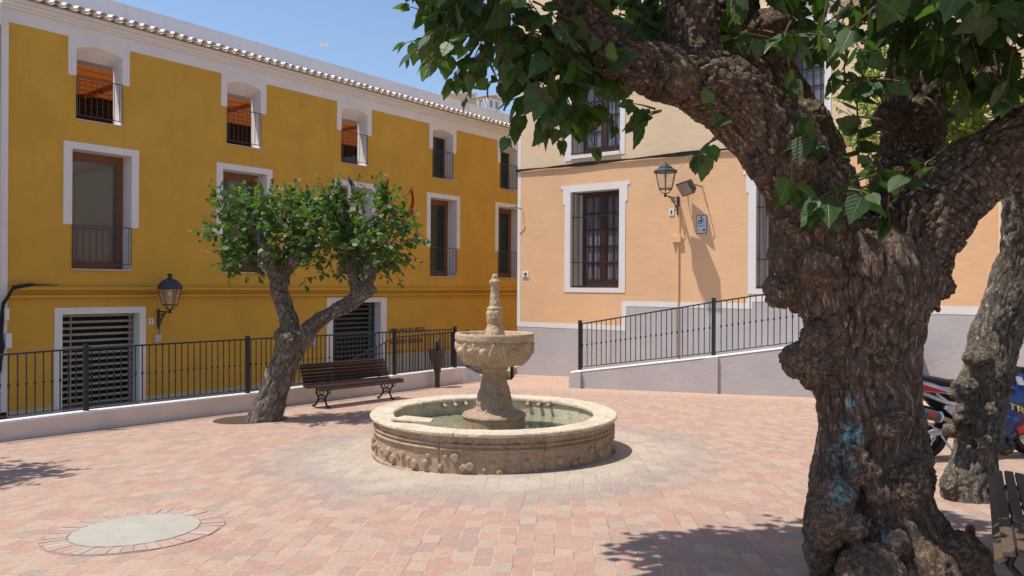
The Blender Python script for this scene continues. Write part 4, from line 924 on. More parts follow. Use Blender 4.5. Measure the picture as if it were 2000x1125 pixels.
for k, (px, py) in enumerate(((866, 791), (887, 789), (909, 787), (1033, 788), (1055, 789), (1075, 790))):
    d = ray(px, py); # intersect with the inner cylinder (far side)
    a2 = d[0]**2+d[1]**2; b2 = 2*(d[0]*(EYE-FCx)[0]+d[1]*(EYE-FCx)[1]); c2 = (EYE-FCx)[0]**2+(EYE-FCx)[1]**2-1.29**2
    t_ = (-b2+math.sqrt(b2*b2-4*a2*c2))/(2*a2); p = EYE+d*t_; inw = unit((FCx-p)*np.array([1, 1, 0])); m_ = MB(); sd_ = np.array([-inw[1], inw[0], 0])
    m_.tube([p-inw*.02, p+inw*.05, p+inw*.085-ZV*.02], [.030, .026, .020], 9); m_.ball(p+inw*.01+ZV*.03, .026, 8, 6); m_.ball(p+inw*.01-ZV*.028+sd_*.02, .018, 8, 6)
    m_.build('water_spout', M['stone'], fo, smooth=True)
sp = ground(0, 0)*0+on_plane(808, 822, (0, 0, zr+.005), ZV); so_ = empty('stone_slab', sp, 'loose cream stone slab lying on the left part of the fountain rim', 'slab')
m_ = MB(); ax = unit([1, -.25, 0]); ay = unit([.25, 1, 0]); c = sp+ax*.02
m_.hexa([c-ax*.27-ay*.10+ZV*.004, c+ax*.25-ay*.14+ZV*.004, c+ax*.20+ay*.08+ZV*.004, c-ax*.20+ay*.17+ZV*.004], [c-ax*.27-ay*.10+ZV*.03, c+ax*.25-ay*.14+ZV*.03, c+ax*.20+ay*.08+ZV*.03, c-ax*.20+ay*.17+ZV*.03]); m_.build('slab', M['rimstone'], so_, bevel=.006)
# ---------------------------------------------------------------- round concrete cover with brick ring
mc = (ground(135, 1042)+ground(395, 1030))/2; mc[2] = gz(*mc[:2]); mh = empty('concrete_cover', mc, 'pale round concrete cover set flush in the paving inside a ring of bricks, lower left', 'manhole cover')
t = NT('concrete_disc'); t.col(t.mix(.4, t.ramp(t.noise(3, 6, .7), [(.3, (.36, .315, .25)), (.7, (.49, .44, .355))]), t.ramp(t.noise(60, 6, .8), [(.3, (.2, .19, .17)), (.7, (.47, .45, .4))]))); t.p(Roughness=.9); t.bump(t.noise(50, 6, .7), .5, .008); M['conc'] = t.m
Rm = .485; gp = lambda r, a, z: np.array([mc[0]+r*math.cos(a), mc[1]+r*math.sin(a), gz(mc[0]+r*math.cos(a), mc[1]+r*math.sin(a))+z])
m_ = MB(); N_ = 64; tp = [gp(Rm+.006*math.sin(7*i*.3), 2*math.pi*i/N_, .011) for i in range(N_)]; m_.add(tp+[p-ZV*.03 for p in tp], [tuple(range(N_))]+[(i, (i+1) % N_, (i+1) % N_+N_, i+N_) for i in range(N_)]); m_.build('disc', M['conc'], mh)
t = NT('ring_brick'); at_ = t.attr('rb'); cc = t.ramp(at_, [(0, (.34, .21, .17)), (.4, (.40, .26, .20)), (.75, (.33, .26, .22)), (1, (.46, .36, .29))]); cc = t.mix(.4, cc, t.ramp(t.noise(50, 6, .75), [(.3, (.26, .17, .13)), (.7, (.66, .5, .42))])); t.col(cc); t.p(Roughness=.9); t.bump(t.noise(40, 6, .7), .5, .008); M['ringb'] = t.m
V = []; Fs = []; A_ = []; N_ = 44; ss = []
for i in range(N_):
    w = .955; a0 = 2*math.pi*(i+.5-w/2)/N_; a1 = 2*math.pi*(i+.5+w/2)/N_; z = .008+rng.uniform(-.002, .003); r1 = .675+rng.uniform(-.02, .015); o = len(V)
    tpq = [gp(Rm+.012, a0, z), gp(Rm+.012, a1, z), gp(r1, a1-.004, z), gp(r1, a0+.004, z)]; V += [list(p) for p in tpq]+[list(p-ZV*.02) for p in tpq]; Fs += [(o, o+1, o+2, o+3)]+[(o+j, o+(j+1) % 4, o+(j+1) % 4+4, o+j+4) for j in range(4)]; A_ += [rng.uniform()]*8
raw_mesh('brick_ring', np.array(V), Fs, M['ringb'], mh, {'rb': A_}, smooth=False)
m_ = MB(); tq = [gp(.685, 2*math.pi*i/48, .004) for i in range(48)]; m_.add(tq+[p-ZV*.02 for p in tq], [tuple(range(48))]+[(i, (i+1) % 48, (i+1) % 48+48, i+48) for i in range(48)]); m_.build('mortar_bed', paint('mortar_bed', (.30, .22, .18), .9, .3, 20, .4), mh)
# ---------------------------------------------------------------- drinks can, bird
g = ground(1895, 1060); cn = empty('drinks_can', g, 'dark red drinks can standing on the paving between the big trunk and the bench', 'can')
m_ = MB(); m_.lathe([(.026, .0), (.033, .01), (.033, .108), (.027, .122), (.027, .12), (.0, .118)], g+ZV*.004, 20); m_.build('body', metal('can_red', (.16, .012, .015), .35, .3), cn, smooth=True)
m_ = MB(); m_.tube([g+ZV*.127+np.array([.0265*math.cos(a), .0265*math.sin(a), 0]) for a in np.linspace(0, 6.28, 18)], .0018, 5); m_.build('rim', M['steel'], cn)
bp = at(632, 88, 40); bd = empty('bird', bp, 'small white bird flying in the blue sky above the white parapet', 'bird')
m_ = MB(); d = unit([.8, -.2, -.35]); m_.ball(bp, .10, 10, 8, (1.9, .6, .6)); m_.ball(bp+np.array([.2, -.02, 0]), .055, 8, 6); m_.build('body', M['white'], bd, smooth=True)
m_ = MB()
for s_ in (-1, 1): m_.hexa([bp+np.array([-.09, 0, 0]), bp+np.array([.1, 0, 0]), bp+np.array([.06-.1, s_*.3, .16]), bp+np.array([-.12, s_*.3, .16])], [bp+np.array([-.09, 0, .015]), bp+np.array([.1, 0, .015]), bp+np.array([-.04, s_*.3, .17]), bp+np.array([-.12, s_*.3, .17])])
m_.build('wing', M['parapet'], bd)
# ---------------------------------------------------------------- trees
def limb(nodes):
    """nodes: (px, py, Y, r_px) -> centres and radii, densified by Catmull-Rom"""
    P = np.array([at(a, b, y) for a, b, y, r in nodes]); R = np.array([r*y/F for a, b, y, r in nodes])
    Q = np.vstack([2*P[0]-P[1], P, 2*P[-1]-P[-2]]); out = []; rr = []
    for i in range(len(P)-1):
        L = np.linalg.norm(P[i+1]-P[i]); k = max(2, int(L/.04))
        for j in range(k):
            t_ = j/k; a, b, c, d = Q[i:i+4]
            out.append(.5*(2*b+(c-a)*t_+(2*a-5*b+4*c-d)*t_**2+(-a+3*b-3*c+d)*t_**3)); rr.append(R[i]*(1-t_)+R[i+1]*t_)
    out.append(P[-1]); rr.append(R[-1]); return np.array(out), np.array(rr)
def trunk_obj(name, limbs, burls, par, mat, vox, amp, freq=(12, 2.3), paints=(), smooth_it=6, rough_burl=.02):
    m_ = MB(); AX = []; TT = []; SS = []; RR = []; s0 = 0
    r_ = np.random.default_rng(11)
    for nd in limbs:
        P, R = limb(nd); k = len(P)
        Pw = P; Rw = (R-amp*.45)*(1+.10*perlin(P*2.7+4))
        m_.tube(Pw, Rw, 22)
        T = np.gradient(P, axis=0); T /= np.linalg.norm(T, axis=1)[:, None]+1e-9
        AX.append(P); TT.append(T); RR.append(R); SS.append(s0+np.concatenate([[0], np.cumsum(np.linalg.norm(np.diff(P, axis=0), axis=1))])); s0 += 3.3
    AX, TT, RR, SS = map(np.concatenate, (AX, TT, RR, SS))
    BL = []
    for b in burls:
        c = at(b[0], b[1], b[2]); r = b[3]*b[2]/F; sx = b[4] if len(b) > 4 else (1, 1, 1); m_.ball(c, r, 16, 10, sx); BL.append((c, r*max(sx)))
    o = m_.build('tmp', mat); md = o.modifiers.new('r', 'REMESH'); md.mode = 'VOXEL'; md.voxel_size = vox
    sm = o.modifiers.new('s', 'SMOOTH'); sm.iterations = smooth_it; sm.factor = .6
    me = bpy.data.meshes.new_from_object(o.evaluated_get(bpy.context.evaluated_depsgraph_get())); bpy.data.objects.remove(o)
    n = len(me.vertices); V = np.zeros(n*3); me.vertices.foreach_get('co', V); V = V.reshape(-1, 3); N = np.zeros(n*3); me.vertices.foreach_get('normal', N); N = N.reshape(-1, 3)
    idx = np.zeros(n, int)
    for a in range(0, n, 4000):
        D = np.linalg.norm(V[a:a+4000, None, :]-AX[None], axis=2)-RR[None]; idx[a:a+4000] = D.argmin(1)
    C_, T_, S_ = AX[idx], TT[idx], SS[idx]
    rel = V-C_; along = (rel*T_).sum(1); perp = rel-T_*along[:, None]
    q = perp*1.0+T_*((S_+along)*freq[1]/freq[0])[:, None]+np.array([0, 0, 1.])*0
    burl = np.zeros(n)
    for c, r in BL: burl = np.maximum(burl, np.clip(1.35-np.linalg.norm(V-c, axis=1)/r*.95, 0, 1))
    burl = np.clip(burl*1.8, 0, 1)
    wq = q*freq[0]+.9*np.stack([perlin(V*5+k) for k in (1, 20, 40)], 1)
    rg = np.clip(np.abs(perlin(wq))*4.6, 0, 1)**.8; rg2 = np.clip(np.abs(perlin(wq*2.3+9))*4, 0, 1); iso = fbm(V*7+3, 4); sw = ridged(V*16+2*np.stack([perlin(V*6+k) for k in (3, 23, 43)], 1), 3)
    h = rg*.75+rg2*.35
    d = (1-burl*.6)*amp*(h-.8)*1.5+iso*amp*.7+.045*fbm(V*2.6, 2)*(amp/.02)+burl*rough_burl*(sw-.4)
    V2 = V+N*d[:, None]
    if paints:
        pm = np.zeros(n)
        for px, py, r in paints:
            dr = ray(px, py); dr = dr/np.linalg.norm(dr); rel = V2-EYE; tt = rel@dr; off = np.linalg.norm(rel-tt[:, None]*dr, axis=1); near = tt[off < .04].min() if (off < .04).any() else 5
            c = EYE+dr*near; pm = np.maximum(pm, np.clip(1.4-np.linalg.norm(V2-c, axis=1)/r, 0, 1))
    else: pm = np.zeros(n)
    nf = len(me.polygons); Fi = np.zeros(len(me.loops), int); me.loops.foreach_get('vertex_index', Fi); ls = np.zeros(nf, int); me.polygons.foreach_get('loop_start', ls); lt = np.zeros(nf, int); me.polygons.foreach_get('loop_total', lt)
    Fs = [Fi[a:a+b].tolist() for a, b in zip(ls, lt)]
    bpy.data.meshes.remove(me)
    print(name, 'trunk verts', n)
    return raw_mesh(name, V2, Fs, mat, par, {'bark': q, 'burl': burl, 'crev': np.clip((h-.1)/.65, 0, 1), 'paint': pm}), (AX, RR)
def leaf_template(nseg=6, w=.78, ser=.0):
    ys = np.linspace(0, 1, nseg+1); V = []; 
    prof = lambda y: w*float(np.interp(y, [0, .06, .14, .26, .4, .55, .7, .84, .93, 1], [.26, .42, .49, .50, .455, .36, .24, .115, .05, 0]))
    for i, y in enumerate(ys): V.append((0, y, -.10*y*y))
    L = []
    for sgn in (-1, 1):
        row = []
        for i, y in enumerate(ys):
            ww = max(prof(y), 0); off = -.10 if i == 0 else 0
            if i == 0: ww = w*.26
            if i == nseg: row.append(nseg); continue
            yy = y+off+(ser if i % 2 else 0); row.append(len(V)); V.append((sgn*ww*(1+(ser*1.5 if i % 2 else -ser)), yy, -.10*y*y+.13*ww*1.0-.35*ww*ww))
        L.append(row)
    Fs = []
    for sgn, row in zip((-1, 1), L):
        for i in range(nseg):
            f = [i, i+1, row[i+1], row[i]] if i+1 < nseg else [i, i+1, row[i]]
            Fs.append(f if sgn < 0 else f[::-1])
    return np.array(V), Fs
LT = leaf_template(8, .80, .03); LT2 = leaf_template(4, .80, 0)
def shoots(starts, dirs, lens, r_, size, spacing, droop=.5, tipl=.25, up=.0):
    """returns twigs and leaf transforms"""
    TW = MB(); Lf = []
    for p, d, L in zip(starts, dirs, lens):
        d = unit(d); k = max(3, int(L/spacing)); pts = [p]; q = np.array(p, float)
        for i in range(k):
            d = unit(d+ZV*(-droop*.12+up*.12)+r_.normal(0, .07, 3)); q = q+d*L/k; pts.append(q)
            side = unit(np.cross(d, ZV)+r_.normal(0, .35, 3)+1e-3)*(1 if i % 2 else -1)
            f = (i+1)/k; s = size*(1-.5*max(0, f-.55)/.45)*r_.uniform(.7, 1.2)
            ld = unit(side+d*.5-ZV*(.25+droop*1.1)+r_.normal(0, .28, 3)); Lf.append((q+ld*s*.22, ld, s, f))
            if i % 3 == 0: TW.tube([q, q+ld*s*.25], .0018, 3, False)
        ld = unit(d-ZV*.3); Lf.append((q, ld, size*.6, 1))
        TW.tube(pts, np.linspace(.007, .0025, len(pts)), 4, False)
    return TW, Lf
def leaves_obj(name, Lf, tmpl, mat, par, r_, vup=.8):
    TV, TF = tmpl; n = len(Lf); m = len(TV)
    P = np.array([l[0] for l in Lf]); D = np.array([l[1] for l in Lf]); s = np.array([l[2] for l in Lf]); f = np.array([l[3] for l in Lf])
    nr_ = np.array([0, 0, 1.])*vup+r_.normal(0, .45, (n, 3)); nr_ = nr_-D*(nr_*D).sum(1)[:, None]; nr_ /= np.linalg.norm(nr_, axis=1)[:, None]+1e-9
    X = np.cross(D, nr_); cv = r_.uniform(.6, 1.6, n)
    T = TV[None].repeat(n, 0).copy(); T[:, :, 2] *= cv[:, None]
    V = P[:, None]+s[:, None, None]*(T[:, :, 0:1]*X[:, None]+T[:, :, 1:2]*D[:, None]+T[:, :, 2:3]*nr_[:, None])
    Fs = [[j+i*m for j in fc] for i in range(n) for fc in TF]
    lr = np.clip(r_.uniform(0, .75, n)+.3*np.clip(f-.6, 0, 1)/.4, 0, 1); 
    return raw_mesh(name, V.reshape(-1, 3), Fs, mat, par, {'lr': np.repeat(lr, m), 'luv': np.tile(np.stack([TV[:, 0], TV[:, 1], TV[:, 0]*0], 1), (n, 1))}, smooth=True)
def rdir(r_, n, zmin=-.3, zmax=1):
    d = r_.normal(size=(n, 3)); d /= np.linalg.norm(d, axis=1)[:, None]; d[:, 2] = r_.uniform(zmin, zmax, n); return d
# ---- big foreground tree
bt = empty('mulberry_tree', ground(1745, 1150), 'huge gnarled mulberry with swollen burls and blue paint smudges on its trunk', 'tree')
Yb = 4.95
limbs = [
 [(1735, 1290, Yb, 190), (1732, 1180, Yb, 160), (1722, 1100, Yb, 140), (1702, 1010, Yb, 120), (1698, 920, Yb, 106), (1698, 830, Yb, 98), (1688, 740, Yb, 99), (1690, 660, Yb, 106), (1690, 590, Yb, 120), (1688, 520, Yb, 128), (1690, 460, Yb, 112)],
 [(1625, 600, Yb-.05, 80), (1608, 500, Yb-.08, 84), (1585, 420, Yb-.1, 78), (1556, 340, Yb-.15, 78), (1503, 262, Yb-.2, 75), (1430, 195, Yb-.25, 68), (1355, 158, Yb-.3, 62), (1280, 140, Yb-.3, 55), (1205, 108, Yb-.35, 46), (1150, 50, Yb-.4, 40), (1105, -40, Yb-.4, 38), (1050, -160, Yb-.4, 28)],
 [(1380, 170, Yb-.25, 60), (1350, 90, Yb-.2, 56), (1345, 0, Yb-.15, 52), (1330, -120, Yb-.1, 44), (1290, -260, Yb, 34)],
 [(1650, 500, Yb+.15, 66), (1622, 380, Yb+.25, 60), (1572, 270, Yb+.3, 56), (1520, 180, Yb+.35, 54), (1475, 100, Yb+.4, 54), (1440, 30, Yb+.5, 46), (1400, -80, Yb+.55, 38)],
 [(1720, 500, Yb+.3, 80), (1756, 380, Yb+.5, 62), (1776, 280, Yb+.6, 58), (1785, 180, Yb+.65, 58), (1792, 80, Yb+.7, 52), (1800, -60, Yb+.75, 44), (1820, -240, Yb+.8, 34)],
 [(1745, 580, Yb, 86), (1785, 480, Yb-.02, 84), (1836, 402, Yb-.05, 74), (1900, 338, Yb-.05, 68), (1975, 286, Yb-.05, 66), (2060, 232, Yb-.05, 62), (2200, 120, Yb, 60), (2340, -40, Yb+.1, 45)],
]
burls = [(1522, 572, Yb-.12, 34), (1545, 560, Yb-.1, 36), (1562, 704, Yb-.1, 36), (1596, 715, Yb-.12, 42), (1600, 665, Yb-.12, 40), (1590, 740, Yb-.1, 26), (1552, 500, Yb-.1, 46), (1545, 470, Yb-.1, 30), (1600, 520, Yb-.35, 40), (1842, 562, Yb, 26), (1836, 520, Yb, 24), (1738, 592, Yb-.40, 22, (.8, .6, 1.5)), (1735, 700, Yb-.36, 24, (.8, .6, 1.6)), (1742, 828, Yb-.36, 32, (1.1, .9, .75)),
 (1688, 925, Yb-.38, 32, (1, .9, .9)), (1712, 962, Yb-.40, 27), (1672, 890, Yb-.36, 22), (1783, 945, Yb-.36, 34, (.8, .8, 1.5)), (1800, 900, Yb-.3, 24), (1640, 960, Yb-.38, 34), (1625, 1010, Yb-.42, 40), (1660, 1030, Yb-.45, 30), (1618, 1045, Yb-.38, 28), (1850, 1085, Yb-.25, 62, (1.1, 1, .8)), (1810, 1120, Yb-.40, 60), (1880, 1120, Yb-.2, 50), (1800, 870, Yb-.1, 20, (.8, 1, 1.5)), (1812, 935, Yb-.1, 24, (.8, 1, 1.4)),
 (1612, 1075, Yb-.2, 40), (1625, 1180, Yb-.2, 60), (1700, 1120, Yb-.5, 60), (1745, 1060, Yb-.42, 30), (1330, 150, Yb-.55, 34), (1560, 320, Yb-.4, 30), (1505, 60, Yb+.3, 44), (1580, 235, Yb+.2, 42), (1700, 470, Yb-.2, 50), (1760, 340, Yb+.35, 36), (1800, 240, Yb+.45, 36), (1735, 230, Yb+.45, 30)]
bigtrunk, (AXb, RRb) = trunk_obj('trunk', limbs, burls, bt, M['bark'], .0115, .022, paints=[(1660, 850, .07), (1630, 890, .06), (1650, 965, .07), (1630, 940, .05), (1725, 1045, .055), (1745, 1052, .04), (1690, 1030, .04), (1665, 790, .045), (1625, 930, .05), (1655, 910, .05)], rough_burl=.026)
r_ = np.random.default_rng(21)
st = []; di = []; le = []
def clus(px, py, Y, rx, ry, dz, n, L=(.25, .55), zr_=(-.6, .5)):
    c = at(px, py, Y); k = Y/F
    for _ in range(n):
        o = r_.normal(size=3); o = o/np.linalg.norm(o)*r_.uniform(0, 1)**.45; p = c+np.array([o[0]*rx*k, o[1]*dz, o[2]*ry*k]); d = o*np.array([1, .8, .5])+np.array([0, 0, r_.uniform(*zr_)]); st.append(p); di.append(d); le.append(r_.uniform(*L))
# visible hanging clusters (below the top edge of the view)
clus(1000, 40, 4.7, 110, 55, .45, 46); clus(940, 5, 4.6, 45, 25, .25, 7, (.15, .28)); clus(1085, 120, 4.6, 62, 75, .3, 30, (.2, .4)); clus(1095, 195, 4.55, 42, 28, .15, 9, (.12, .22)); clus(1145, 150, 4.6, 34, 36, .15, 8, (.15, .25)); clus(960, 95, 4.6, 36, 24, .2, 5, (.15, .25))
clus(1180, 30, 5.2, 80, 45, .35, 17); clus(1270, 40, 5.1, 90, 45, .25, 16, (.2, .35)); clus(1430, 15, 5.3, 100, 40, .5, 26); clus(1235, 55, 5.3, 55, 45, .3, 18, (.2, .35)); clus(1475, 60, 5.7, 60, 50, .3, 16, (.2, .35)); clus(1130, 90, 5.0, 30, 60, .2, 8, (.2, .3)); clus(1540, 70, 4.6, 36, 50, .2, 7, (.2, .35))
clus(1310, 215, 4.45, 32, 10, .08, 3, (.12, .18)); clus(1410, 265, 4.4, 22, 12, .08, 3, (.14, .2)); clus(1680, 20, 5.0, 60, 40, .4, 16, (.2, .35)); clus(1660, 100, 4.9, 40, 26, .2, 5, (.15, .25)); clus(1770, 30, 4.8, 70, 45, .4, 22, (.2, .35)); clus(1870, 30, 4.7, 90, 45, .4, 34, (.2, .4)); clus(1970, 80, 4.6, 70, 55, .4, 30, (.2, .4)); clus(1930, 130, 4.6, 60, 24, .2, 6, (.15, .25))
clus(1545, 310, 4.45, 18, 22, .06, 3, (.12, .18)); clus(1740, 380, 4.4, 30, 26, .1, 6, (.14, .22)); clus(1640, 370, 4.45, 34, 22, .12, 5, (.15, .22)); clus(1500, 120, 4.7, 30, 50, .2, 5, (.15, .25)); clus(1640, 160, 4.9, 20, 16, .1, 2)
# crown above the frame
nA = 1500
for _ in range(nA):
    while True:
        x = r_.uniform(-.75, 6.2); y = r_.uniform(2.6, 8.4); z = r_.uniform(3.0, 5.6)
        if (x-2.6)**2/3.5**2+(y-5.3)**2/3.0**2+(z-4.2)**2/1.6**2 > 1: continue
        if y > 5.6+.3*max(0, x-.6): continue
        if x < -.2 and z < 2.0+.38*y: continue
        if z < 1.74+(.375 if 1000+1500*x/y < 1790 else .33)*y+.06*max(0, y-3.5): continue
        if y < 3.4 and x < 1.2 and z < 4: continue
        break
    if .2 < x < 1.6 and 3.5 < y < 5.2 and r_.uniform() < .9: continue
    if 1.6 <= x < 2.6 and 3.8 < y < 5.4 and r_.uniform() < .45: continue
    st.append(np.array([x, y, z])); di.append(np.array([x-2.6, y-5.2, 1.2])+r_.normal(0, 1.5, 3)); le.append(r_.uniform(.3, .65))
for _ in range(480): st.append(np.array([r_.uniform(-.75, .3), r_.uniform(4.1, 5.5), r_.uniform(4.15, 4.8)])); di.append(r_.normal(0, 1, 3)); le.append(r_.uniform(.25, .5))
TW, Lf = shoots(st, di, le, r_, .165, .085, .7)
# the upright shoot in the fork
stem = [at(1677, 320, 4.75), at(1676, 260, 4.75), at(1674, 200, 4.78), at(1668, 150, 4.8)]; TW.tube(stem, [.008, .007, .006, .004], 5)
for (x, y, dx, dz, s) in ((1676, 300, -1, -.1, .15), (1676, 285, 1, -.15, .16), (1677, 262, 1, .25, .15), (1674, 250, -1, .3, .17), (1676, 228, 1, -.1, .17), (1674, 215, -1, .5, .15), (1672, 190, 1, -.3, .15), (1670, 175, -1, -.5, .14), (1669, 160, .4, -.8, .14)):
    p = at(x, y, 4.77); Lf.append((p, unit([dx, -.25, dz]), s, .5)); 
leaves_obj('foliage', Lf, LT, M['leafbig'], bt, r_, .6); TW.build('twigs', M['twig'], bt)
print('big leaves', len(Lf))
# ---- second trunk at right with pale bark
t2 = empty('mulberry_tree', ground(1885, 965), 'pale barked knobbly tree trunk leaning right between the big trunk and the motorcycle', 'tree')
l2 = [[(1892, 1010, 7.0, 62), (1894, 950, 7.0, 50), (1905, 880, 7.0, 43), (1916, 800, 7.0, 45), (1926, 740, 7.0, 50), (1938, 680, 7.0, 48), (1955, 620, 7.0, 45), (1970, 560, 6.95, 38), (1982, 500, 6.9, 33), (1992, 430, 6.85, 33), (2005, 360, 6.8, 38), (2040, 260, 6.8, 36), (2090, 100, 6.8, 32), (2120, -80, 6.8, 26)], [(2005, 360, 6.8, 30), (1960, 200, 7, 24), (1900, 40, 7.3, 20), (1860, -100, 7.6, 16)]]
b2 = [(1866, 842, 6.9, 17, (1.5, 1, .8)), (1884, 762, 6.84, 22, (1.2, .8, 1)), (1962, 872, 6.95, 15), (1952, 742, 6.85, 20, (.8, .8, 1.6)), (1908, 700, 6.85, 18, (1.4, .8, .7)), (1918, 868, 6.8, 18), (1862, 945, 6.95, 22, (1.2, 1, .8)), (1930, 800, 6.82, 16), (1885, 815, 6.85, 16, (1.5, .7, .7))]
trunk_obj('trunk', l2, b2, t2, M['bark2'], .018, .018, (15, 4.5), rough_burl=.05)
m_ = MB(); kp = at(1900, 868, 6.62); m_.ball(kp, .045, 12, 8, (1, .5, 1)); m_.build('knot_hole', M['black'], t2, smooth=True)
m_ = MB(); kp = at(1893, 874, 6.59); m_.ball(kp, .022, 10, 8, (1, .7, 1)); m_.build('knot', M['bark2'], t2, smooth=True)
st = []; di = []; le = []
for _ in range(150):
    x = r_.uniform(3.3, 8.2); y = r_.uniform(6.0, 9.0); z = r_.uniform(4.3, 6.2)
    if z < 1.9+(.40 if 1000+1500*x/y < 1940 else .3)*y: continue
    if (x-5.6)**2/2.5**2+(y-7.3)**2/1.7**2+(z-5)**2/1.2**2 > 1: continue
    st.append(np.array([x, y, z])); di.append(r_.normal(0, 1, 3)+np.array([0, 0, .5])); le.append(r_.uniform(.3, .6))
TW, Lf = shoots(st, di, le, r_, .13, .09, .5); leaves_obj('foliage', Lf, LT2, M['leaf'], t2, r_); TW.build('twigs', M['twig'], t2)
# ---- bright small-leaved tree behind the fork
t3 = empty('bushy_tree', ground(1700, 850), 'bright yellow-green small-leaved tree seen through the forks of the big mulberry', 'tree')
Yc = 10.2
gb = ground(1705, 850); l3 = [[(1705, 860, Yc, 12), (1708, 650, Yc, 10), (1720, 450, Yc, 9), (1740, 300, Yc, 8), (1760, 180, Yc, 6)], [(1720, 450, Yc, 7), (1790, 330, Yc, 6), (1850, 230, Yc, 5), (1880, 180, Yc, 4)]]
m_ = MB()
for nd in l3: P, R = limb(nd); m_.tube(P, R, 9)
m_.build('trunk', M['twig'], t3, smooth=True)
st = []; di = []; le = []
for (px, py, rx, ry, n) in ((1860, 225, 76, 88, 520), (1705, 230, 42, 90, 130), (1930, 160, 60, 60, 120), (1780, 130, 90, 60, 90), (1725, 350, 26, 50, 22), (1870, 110, 60, 50, 60)):
    clus(px, py, Yc, rx, ry, .55, n, (.15, .35), (-.3, .9))
TW, Lf = shoots(st, di, le, r_, .085, .042, .25); leaves_obj('foliage', Lf, LT2, M['leaf2'], t3, r_, .7); TW.build('twigs', M['twig'], t3)
# ---- small leaning tree on the left of the fountain
t4 = empty('plaza_tree', ground(515, 822), 'leaning two-limbed mulberry with a bushy green crown standing beside the brown bench', 'tree')
Yd = 13.15
l4 = [[(508, 850, Yd, 38), (518, 812, Yd, 33), (535, 765, Yd, 29), (554, 715, Yd, 30), (574, 665, Yd, 30), (585, 645, Yd, 20)],
 [(568, 675, Yd, 22), (564, 625, Yd, 18), (550, 580, Yd+.02, 17), (545, 548, Yd+.02, 19), (558, 520, Yd, 18), (590, 492, Yd, 16), (620, 440, Yd, 9), (640, 390, Yd, 6)],
 [(552, 560, Yd, 18), (530, 520, Yd-.1, 15), (510, 470, Yd-.1, 11), (490, 420, Yd-.1, 7), (470, 380, Yd-.1, 4)],
 [(585, 672, Yd, 22), (612, 635, Yd-.05, 17), (645, 612, Yd-.1, 15), (680, 594, Yd-.12, 17), (712, 568, Yd-.15, 18), (728, 556, Yd-.15, 16)],
 [(700, 578, Yd-.12, 15), (692, 545, Yd-.1, 13), (690, 500, Yd-.1, 11), (680, 450, Yd, 8), (670, 390, Yd, 5)], [(715, 560, Yd-.15, 13), (735, 510, Yd-.15, 9), (760, 460, Yd-.1, 6), (775, 410, Yd-.1, 4)], [(690, 500, Yd-.1, 8), (650, 460, Yd-.3, 6), (620, 420, Yd-.4, 4)]]
b4 = [(562, 668, Yd-.2, 19), (550, 655, Yd-.08, 13), (598, 655, Yd-.08, 12)]
trunk_obj('trunk', l4, b4, t4, M['bark2'], .024, .018, (10, 2.2), smooth_it=3, rough_burl=.06)
st = []; di = []; le = []
clus(520, 455, Yd, 92, 62, .8, 165, (.25, .5), (-.3, 1)); clus(690, 452, Yd, 105, 68, .85, 200, (.25, .5), (-.3, 1)); clus(600, 425, Yd, 90, 45, .7, 70, (.25, .45), (-.2, 1)); clus(450, 470, Yd, 30, 50, .4, 16); clus(775, 470, Yd, 28, 40, .4, 18); clus(620, 490, Yd, 80, 26, .5, 34, (.2, .3)); clus(490, 502, Yd, 60, 24, .5, 32, (.2, .3)); clus(735, 502, Yd, 62, 24, .5, 36, (.2, .3)); clus(590, 540, Yd-.2, 14, 8, .15, 3, (.15, .2)); clus(650, 535, Yd-.2, 16, 8, .15, 3, (.15, .2)); clus(765, 535, Yd-.2, 22, 8, .15, 4, (.15, .2)); clus(445, 515, Yd, 10, 10, .2, 3, (.15, .2)); clus(415, 440, Yd, 10, 15, .2, 3, (.2, .3))
for (x, y, h, n) in ((430, 372, .28, 3), (516, 372, .30, 4), (566, 378, .32, 4), (602, 385, .30, 4), (652, 372, .38, 4), (742, 372, .42, 4), (808, 440, .3, 2), (760, 400, .3, 3), (470, 400, .3, 3), (690, 390, .28, 3)):
    for _ in range(n): p = at(x+r_.uniform(-8, 8), y+28, Yd+r_.uniform(-.2, .2)); st.append(p); di.append(np.array([r_.uniform(-.15, .15), r_.uniform(-.15, .15), 1.])); le.append(h+r_.uniform(0, .15))
kk = len(st)
TW, Lf = shoots(st, di, le, r_, .128, .055, .3, up=.2); leaves_obj('foliage', Lf, LT2, M['leaf'], t4, r_, .75); TW.build('twigs', M['twig'], t4)
print('small leaves', len(Lf))
# tree outside the frame on the left: its shadow falls on the paving
t5 = copy_tree(t4); t5['label'] = 'mulberry standing just outside the left edge whose leafy shadow falls on the paving'
t5.location = (-9.35, 8.2, gz(-9.35, 8.2)+.35); t5.rotation_euler = (0, 0, rad(200))
t5.location = (-8.3, 8.1, gz(-8.1, 8.3)); t5.scale = (1.25, 1.25, 1.35)
bpy.context.view_layer.update()
# tree pit
pc = ground(490, 819); mb = MB(); tq = [np.array([pc[0]+.62*math.cos(a), pc[1]+.62*math.sin(a), 0]) for a in np.linspace(0, 2*math.pi, 40)[:-1]]
for p in tq: p[2] = gz(*p[:2])+.005
mb.add(tq+[p-ZV*.012 for p in tq], [tuple(range(39))]+[(i, (i+1) % 39, (i+1) % 39+39, i+39) for i in range(39)]); tag(mb.build('tree_pit_soil', paint('soil', (.075, .045, .03), .95, .35, 18, .8, 40, .02)), kind='structure')
